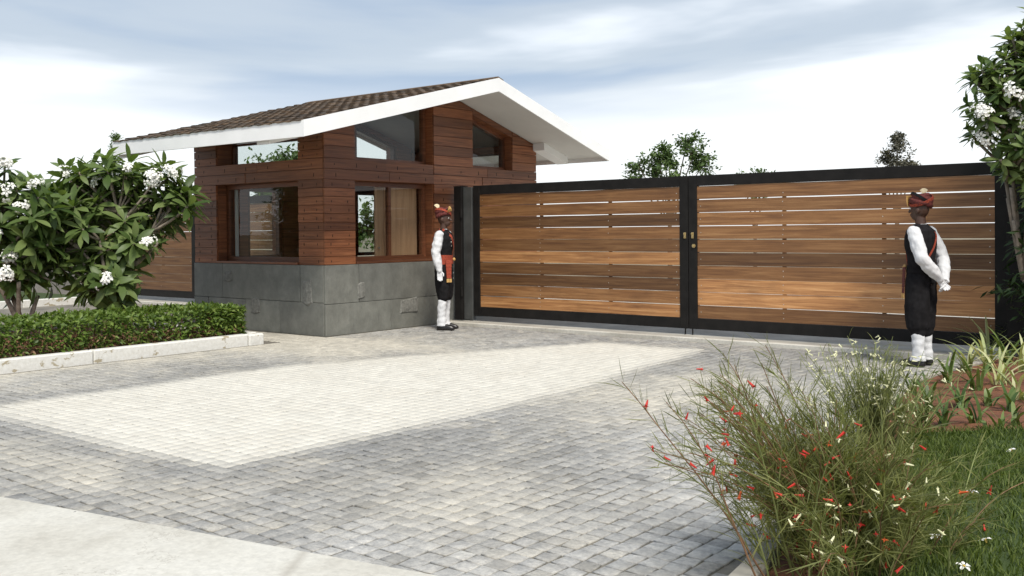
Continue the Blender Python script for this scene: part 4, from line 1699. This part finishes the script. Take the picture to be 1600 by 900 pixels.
leaf_cloud(2300, pick_hedge_low, .06, .34, 'dry_leaf', 'dry_foliage', hedge, 6)
mb = MB(); random.seed(4)
for k in range(420):
    y = -1.3 - 5.5 * random.random(); x = random.uniform(-1.0, -.22)
    a = Vector((x, y, 0)); b_ = a + Vector((random.gauss(0, .06), random.gauss(0, .06), random.uniform(.25, .42)))
    mb.tube([a - Vector((HB0.x, HB0.y, 0)), (a + b_) / 2 - Vector((HB0.x, HB0.y, 0)) + Vector((random.gauss(0, .02), 0, 0)), b_ - Vector((HB0.x, HB0.y, 0))], [.006, .005, .003], 4, False)
tag(mb.build('stems', 'brown_stem', hedge, fix=False), kind='stuff')


def bg_tree(name, base, h, lobes, n, size, wd, mat, label, seed, cat='tree', bark='dark_bark', group=None):
    """lobes: (right, depth, z, radius) about the trunk"""
    random.seed(seed)
    T = empty(name, base, 0, label, cat, group)
    cs = [(RV * a + FV * b_ + Vector((0, 0, c_)), r) for a, b_, c_, r in lobes]
    mb = MB()
    tip = cs[0][0]
    k0 = Vector((0, 0, h * .4)) + Vector((tip.x, tip.y, 0)) * .3
    mb.tube(bez(Vector((0, 0, -.03)), k0 * .6, k0, 6), [.045 * h / 3 + .02 - .02 * i / 6 for i in range(7)], 8)
    mb.build('trunk', bark, T, True)
    mb = MB()
    twigs = []
    for c_, r in cs:
        mb.tube(bez(k0, k0.lerp(c_, .5) + Vector((0, 0, .15)), c_, 6), [.030 - .017 * i / 6 for i in range(7)], 6)
        for q in range(max(7, int(26 * r))):
            v = Vector((random.gauss(0, 1), random.gauss(0, 1), random.gauss(.2, .8))).normalized() * r * random.uniform(.55, 1.08)
            mb.tube(bez(c_ - v * .2, c_ + v * .45 + Vector((0, 0, -.05)), c_ + v, 4), [.011, .009, .007, .005, .003], 4, False)
            twigs.append((c_ - v * .1, c_ + v, v.normalized()))
    mb.build('limbs', bark, T, True, fix=False)

    def pick():
        a, b_, d = random.choice(twigs)
        q = random.random() ** .55
        s = size * (.45 + .55 * q)
        return a.lerp(b_, q) + Vector((random.gauss(0, s), random.gauss(0, s), random.gauss(0, s * .7))), d
    leaf_cloud(int(n * 1.5), pick, size * 1.15, wd, mat, 'crown', T, seed + 1)
    return T


bg_tree('broadleaf_tree', (-4.2, 17.25, 0), 4, [(.0, 0, 3.55, .5), (.75, 0, 3.75, .62), (1.0, .2, 3.35, .45), (.55, 0, 4.15, .35), (-.45, 0, 3.15, .45), (-.95, 0, 3.40, .36), (-1.1, 0, 2.95, .35), (.2, 0, 2.9, .6), (-.15, 0, 3.85, .22), (-.35, 0, 3.65, .3)], 2600, .105, .5, 'tree_leaf', 'spreading green tree behind the gate near the guard house roof', 41)
bg_tree('broadleaf_tree', (-2.2, 18.9, 0), 3.2, [(0, 0, 3.05, .38), (-.35, 0, 2.95, .33), (.38, 0, 2.95, .30), (0, 0, 2.6, .5)], 900, .10, .5, 'strap_leaf', 'low yellow green treetop just showing above the slatted gate', 47)
bg_tree('broadleaf_tree', (1.2, 21.5, 0), 4.2, [(0, 0, 3.9, .36), (-.25, 0, 3.45, .42), (.28, 0, 3.4, .40), (.02, 0, 4.2, .16), (.45, 0, 3.1, .3), (-.42, 0, 3.05, .3)], 1900, .085, .5, 'grey_leaf', 'grey brown bushy tree rising behind the gate', 53)
bg_tree('conifer_tree', (-17.4, 6.9, 0), 4.6, [(0, 0, 4.1, .16), (0, 0, 3.7, .24), (0, 0, 3.2, .36), (0, 0, 4.4, .08), (0, 0, 2.6, .5)], 1300, .08, .3, 'tree_leaf', 'slim treetop behind the left eave of the guard house', 59)
bg_tree('broadleaf_tree', (-22.5, 4.2, 0), 4, [(0, 0, 3.5, .8), (-.8, 0, 3.2, .8), (.8, 0, 2.9, .7)], 2200, .13, .5, 'tree_leaf', 'far green tree behind the boundary wall', 61)
bg_tree('broadleaf_tree', (-13.4, 10.2, 0), 4, [(0, 0, 3.45, .55), (-.75, 0, 3.3, .45), (.75, 0, 3.5, .55), (.2, 0, 2.7, .7), (-.6, 0, 2.4, .7)], 2600, .16, .5, 'tree_leaf', 'green tree seen through the upper window of the guard house', 67)
bg_tree('broadleaf_tree', (-5.4, 6.6, 0), 2.6, [(0, 0, 2.0, .6), (.5, 0, 1.5, .6), (-.5, 0, 1.5, .6), (.1, 0, 1.0, .6), (.7, 0, .9, .5)], 3200, .12, .45, 'tree_leaf', 'bushy green shrub seen through the guard house serving window', 71, 'shrub')
for (x, y, sd) in ((-9.5, -7.5, 81), (-7.8, -10.0, 83), (-12.5, -9.5, 85)):
    bg_tree('broadleaf_tree', (x, y, 0), 3.4, [(0, 0, 3.0, .8), (-.7, .2, 2.4, .8), (.7, 0, 2.4, .8), (0, -.4, 1.7, .9), (.3, .5, 1.3, .8), (-.6, -.2, 1.3, .7)], 2600, .16, .45, 'tree_leaf', 'dense green tree across the left drive from the guard house', sd, 'tree', 'dark_bark', 'trees across the left drive')
bg_tree('oleander_shrub', (8.78, 2.22, .10), 1.6, [(-.25, 0, 1.15, .28), (-.3, 0, .75, .30), (-.1, 0, .45, .3), (.2, 0, 1.0, .4), (-.05, 0, 1.5, .3)], 1700, .12, .22, 'dark_leaf', 'dark narrow leaved shrub below the flowering tree by the gate post', 73, 'shrub')


# strap leaved plants in the red soil
def gpt(u, v, z=.10):
    d = fw + rt2 * ((u - 800) / FPX) - up2 * ((v - PPY) / FPX)
    return CAM + d * ((z - CAM.z) / d.z)


def strap_plant(name, u, v, n, ln, wd, mat, label, group, seed, spread=.6):
    random.seed(seed)
    p = gpt(u, v)
    p.z = bed_z(p.x, p.y) - .005
    T = empty(name, p, random.uniform(0, 6), label, 'plant', group)
    for k in range(n):
        a = random.uniform(0, 6.28); tilt = random.uniform(.05, spread)
        L_ = ln * random.uniform(.6, 1.15)
        w = wd * random.uniform(.75, 1.2)
        V = []; F = []
        hd = Vector((math.cos(a), math.sin(a), 0)); sd = Vector((-math.sin(a), math.cos(a), 0))
        q0 = Vector((random.gauss(0, .02), random.gauss(0, .02), 0)); th = tilt
        bend = random.uniform(.06, .36)
        ns = 6
        pos = q0
        for i in range(ns + 1):
            ww = w * (.75 + .5 * math.sin(math.pi * min(1, i / ns + .1))) * (1 if i < ns else .1) * .5
            cu = hd * (-.15 * ww)
            V += [pos - sd * ww + Vector((0, 0, .25 * ww)), pos + cu, pos + sd * ww + Vector((0, 0, .25 * ww))]
            d = hd * math.sin(th) + Vector((0, 0, math.cos(th)))
            pos = pos + d * L_ / ns; th += bend
        for i in range(ns):
            for j in range(2):
                F.append((i * 3 + j, i * 3 + j + 1, i * 3 + j + 4, i * 3 + j + 3))
        o = put('leaf', np_mesh('leaf', V, F, mat, True, np.full(len(V), random.random())), T)
    return T


lab_v = 'clump of long cream striped strap leaves in the red soil by the gate'
lab_g = 'small clump of plain green strap leaves in the red soil'
for i, (u, v, n, ln) in enumerate([(1482, 596, 14, .36), (1512, 575, 16, .42), (1543, 578, 18, .50), (1575, 566, 18, .50), (1600, 585, 18, .48), (1560, 605, 16, .44), (1526, 610, 14, .40), (1596, 628, 16, .40), (1545, 548, 14, .5), (1588, 545, 14, .5)]):
    strap_plant('strap_leaf_plant', u, v, n, ln, .020, 'variegated_leaf' if i % 3 else 'strap_leaf', lab_v if i % 3 else 'clump of long plain green strap leaves among striped ones by the gate', 'striped plants by the gate' if i % 3 else 'plain green clumps among the striped plants', 100 + i, .75)
for i, (u, v, n, ln) in enumerate([(1428, 612, 12, .26), (1450, 640, 14, .30), (1476, 668, 12, .24), (1440, 668, 14, .30), (1404, 650, 12, .28), (1522, 668, 9, .20), (1560, 680, 9, .20), (1588, 672, 9, .2), (1500, 640, 12, .26), (1545, 640, 9, .22), (1385, 625, 12, .34), (1578, 648, 9, .24)]):
    strap_plant('strap_leaf_plant', u, v, n, ln, .022, 'strap_leaf', lab_g, 'small green plants in the red soil', 140 + i, .55)

# firecracker shrub: arching rush-like stems, needle branchlets, red and cream flowers
SB = Vector((9.17, -5.25, .09))
shrub = empty('firecracker_shrub', SB, 0, 'wispy rush-like shrub with red and cream flowers at the edge of the drive', 'shrub')
random.seed(77)
stems_b, stems_g = MB(), MB()
nm, ni, ntn = [], [], []
sites = []
for k in range(400):
    a = random.uniform(0, 6.28); r0 = abs(random.gauss(0, .17))
    # growth leans outwards, mostly over the drive
    p = Vector((math.cos(a) * r0 * .9, math.sin(a) * r0 * 1.25, 0))
    lean = Vector((p.x, p.y, 0)) * 1.0 + Vector((random.gauss(-.05, .24), random.gauss(-.02, .25), 0))
    d = (Vector((0, 0, 1)) + lean * 1.0).normalized()
    L_ = random.uniform(.36, .84) * (1.12 if lean.dot(-RV) > .2 else (.70 if lean.dot(RV) > .1 else .85))
    ns = 9; pts = [p.copy()]; sag = random.uniform(.05, .17)
    if k >= 260: L_ *= .55
    if k < 26:
        d = (Vector((0, 0, random.uniform(.75, 1.5))) - RV * random.uniform(.5, .95) + FV * random.gauss(0, .3)).normalized(); L_ = random.uniform(.7, 1.0); sag = random.uniform(.05, .11)
    for i in range(ns):
        d = (d + Vector((random.gauss(0, .05), random.gauss(0, .05), -sag * (.35 + i / ns)))).normalized()
        pts.append(pts[-1] + d * L_ / ns)
    brown = random.random() < .4 or k < 26
    (stems_b if brown else stems_g).tube(pts, [.0042 - .0027 * i / ns for i in range(ns + 1)], 4, False)
    for i in range(2, ns + 1):
        for q in range(random.randint(6, 11)):
            t_ = random.random(); c_ = pts[i - 1].lerp(pts[i], t_)
            dd = (pts[i] - pts[i - 1]).normalized()
            side = Vector((random.gauss(0, 1), random.gauss(0, 1), random.gauss(.1, .6))).normalized()
            nd = (dd * random.uniform(.5, 1.1) + side * .7).normalized()
            nm.append(frame_mat(c_, nd, Vector((random.gauss(0, 1), random.gauss(0, 1), 1)), 0, random.uniform(.05, .14)))
            ni.append(random.randint(0, 1)); ntn.append(random.random())
        if i >= 4: sites.append((pts[i], d.copy(), i))
tag(stems_b.build('brown_stems', 'brown_stem', shrub, fix=False), kind='stuff')
tag(stems_g.build('green_stems', 'green_stem', shrub, fix=False), kind='stuff')
tag(put('branchlets', gather([leaf_shape(1, .035, .25, .2, .5, 3), leaf_shape(1, .030, -.1, .2, .5, 3)], nm, ni, ntn, 'branchlets', 'needle_green'), shrub), kind='stuff')


def tube_flower(mat, ln, r):
    mb = MB()
    mb.tube([(0, 0, 0), (ln * .3, 0, 0), (ln * .8, 0, 0), (ln, 0, 0)], [r * .3, r * .6, r * .8, r], 6)
    for k in range(4):
        a = math.pi / 2 * k
        c_, s_ = math.cos(a), math.sin(a)
        mb.add([(ln, c_ * r * .6 - s_ * r * .5, s_ * r * .6 + c_ * r * .5), (ln, c_ * r * .6 + s_ * r * .5, s_ * r * .6 - c_ * r * .5), (ln * 1.1, c_ * r * 2.2, s_ * r * 2.2)], [(0, 1, 2)])
    me = mb.mesh('flower', mat)
    return me


fm = {'petal_red': tube_flower('petal_red', .028, .0052), 'petal_orange': tube_flower('petal_orange', .028, .0055), 'petal_cream': tube_flower('petal_cream', .026, .0048)}
cam_l = CAM - SB
for k in range(300):
    p, d, i = min((random.choice(sites) for _ in range(3)), key=lambda q: (q[0] - cam_l).length)
    px = img(*(SB + p))
    if k < 150: mname = 'petal_red'
    elif k < 168: mname = 'petal_orange'
    else:
        mname = 'petal_cream'
        for _ in range(6):       # cream spikes gather on the taller far side of the bush
            if px[0] > 1230: break
            p, d, i = min((random.choice(sites) for _ in range(3)), key=lambda q: (q[0] - cam_l).length); px = img(*(SB + p))
    off = Vector((random.gauss(0, .03), random.gauss(0, .03), random.gauss(0, .025)))
    o = put('flower', fm[mname], shrub)
    o.matrix_basis = frame_mat(p + off, Vector((random.gauss(0, .7), random.gauss(0, .7), random.gauss(-.3, .6))), Vector((0, 0, 1)), 0, random.uniform(.8, 1.3))

# a second, cream flowered bush behind it
SB2 = Vector((8.56, -3.0, .09))
sh2 = empty('cream_flower_shrub', SB2, 0, 'pale green shrub thick with cream flower spikes behind the red flowered shrub', 'shrub')
random.seed(91)
st2 = MB(); nm, ni, ntn = [], [], []; sites2 = []
for k in range(150):
    a = random.uniform(0, 6.28); r0 = abs(random.gauss(0, .12))
    p = Vector((math.cos(a) * r0, math.sin(a) * r0, 0))
    d = (Vector((0, 0, 1)) + p * 1.4 + Vector((random.gauss(0, .2), random.gauss(0, .2), 0))).normalized()
    L_ = random.uniform(.35, .72); ns = 7; pts = [p.copy()]
    for i in range(ns):
        d = (d + Vector((random.gauss(0, .07), random.gauss(0, .07), -.07))).normalized(); pts.append(pts[-1] + d * L_ / ns)
    st2.tube(pts, [.004 - .0025 * i / ns for i in range(ns + 1)], 4, False)
    for i in range(2, ns + 1):
        for q in range(4):
            c_ = pts[i - 1].lerp(pts[i], random.random())
            nm.append(frame_mat(c_, Vector((random.gauss(0, 1), random.gauss(0, 1), random.gauss(.5, .6))), Vector((0, 0, 1)), 0, random.uniform(.05, .11))); ni.append(0); ntn.append(random.random())
        if i > 3: sites2.append((pts[i], i))
tag(st2.build('stems', 'green_stem', sh2, fix=False), kind='stuff')
tag(put('branchlets', gather([leaf_shape(1, .06, .25, .2, .5, 3)], nm, ni, ntn, 'branchlets', 'needle_green'), sh2), kind='stuff')
for k in range(260):
    p, i = random.choice(sites2)
    o = put('flower', fm['petal_cream'], sh2)
    o.matrix_basis = frame_mat(p + Vector((random.gauss(0, .02), random.gauss(0, .02), random.gauss(0, .02))), Vector((random.gauss(0, .7), random.gauss(0, .7), random.gauss(.3, .6))), Vector((0, 0, 1)), 0, random.uniform(.8, 1.3))

# lawn grass
rg = np.random.default_rng(3)
nb = 90000
gy = rg.uniform(-7.2, -1.2, nb)
gx = 8.35 + (12.4 - 8.35) * rg.random(nb) ** 1.15
lx = np.array([lawn_x0(float(q)) for q in np.linspace(-7.2, -1.2, 601)])
keep = gx > lx[np.clip(((gy + 7.2) * 100).astype(int), 0, 600)] + .01
gx, gy = gx[keep], gy[keep]; nb = len(gx)
gz = np.array([bed_z(a, b_) + .010 for a, b_ in zip(gx.tolist(), gy.tolist())])
an = rg.uniform(0, 2 * np.pi, nb); hh = rg.uniform(.022, .055, nb) * (1 + .35 * np.sin(gx * 5 + 2 * np.sin(gy * 4)))
ww = rg.uniform(.0022, .0040, nb); le = rg.uniform(.2, 1.1, nb) * hh; la = rg.uniform(0, 2 * np.pi, nb)
sx, sy = np.cos(an) * ww, np.sin(an) * ww; ox, oy = np.cos(la) * le, np.sin(la) * le
V = np.stack([np.stack([gx - sx, gy - sy, gz], 1), np.stack([gx + sx, gy + sy, gz], 1),
              np.stack([gx + sx * .8 + ox * .35, gy + sy * .8 + oy * .35, gz + hh * .6], 1), np.stack([gx - sx * .8 + ox * .35, gy - sy * .8 + oy * .35, gz + hh * .6], 1),
              np.stack([gx + ox, gy + oy, gz + hh], 1)], 1).reshape(-1, 3)
b0 = (np.arange(nb) * 5)[:, None]
F = np.concatenate([b0 + np.array([[0, 1, 2]]), b0 + np.array([[0, 2, 3]]), b0 + np.array([[3, 2, 4]])])
tn = np.repeat(np.clip(.45 + .28 * rg.standard_normal(nb) + .12 * np.sin(gx * 2.3 + gy), .02, .98), 5)
tag(put('grass', np_mesh('grass', V, F, 'grass_blade', False, tn)), 'short dark green lawn grass beside the flower bed', 'grass', None, 'stuff')

for (u, v) in ((1580, 711), (1520, 776), (1540, 850), (1506, 893), (1462, 846)):
    p = gpt(u, v, .14); p.z = bed_z(p.x, p.y) + .045
    T = empty('fallen_flower', p, random.uniform(0, 6), 'fallen white frangipani flower lying on the lawn', 'flower', 'fallen flowers on the lawn')
    mb = MB(); mb.add([(q[0] * .55, q[1] * .55, q[2] * .55) for q in FL_SH.v], FL_SH.f)
    mb.build('petals', 'petal_white', T, fix=False)
    mb = MB(); mb.tube([(0, 0, -.012), (0, 0, .004)], [.004, .006], 6)
    mb.build('throat', 'petal_yellow', T)
    T.rotation_euler = (random.gauss(0, .3), random.gauss(0, .3), random.uniform(0, 6))
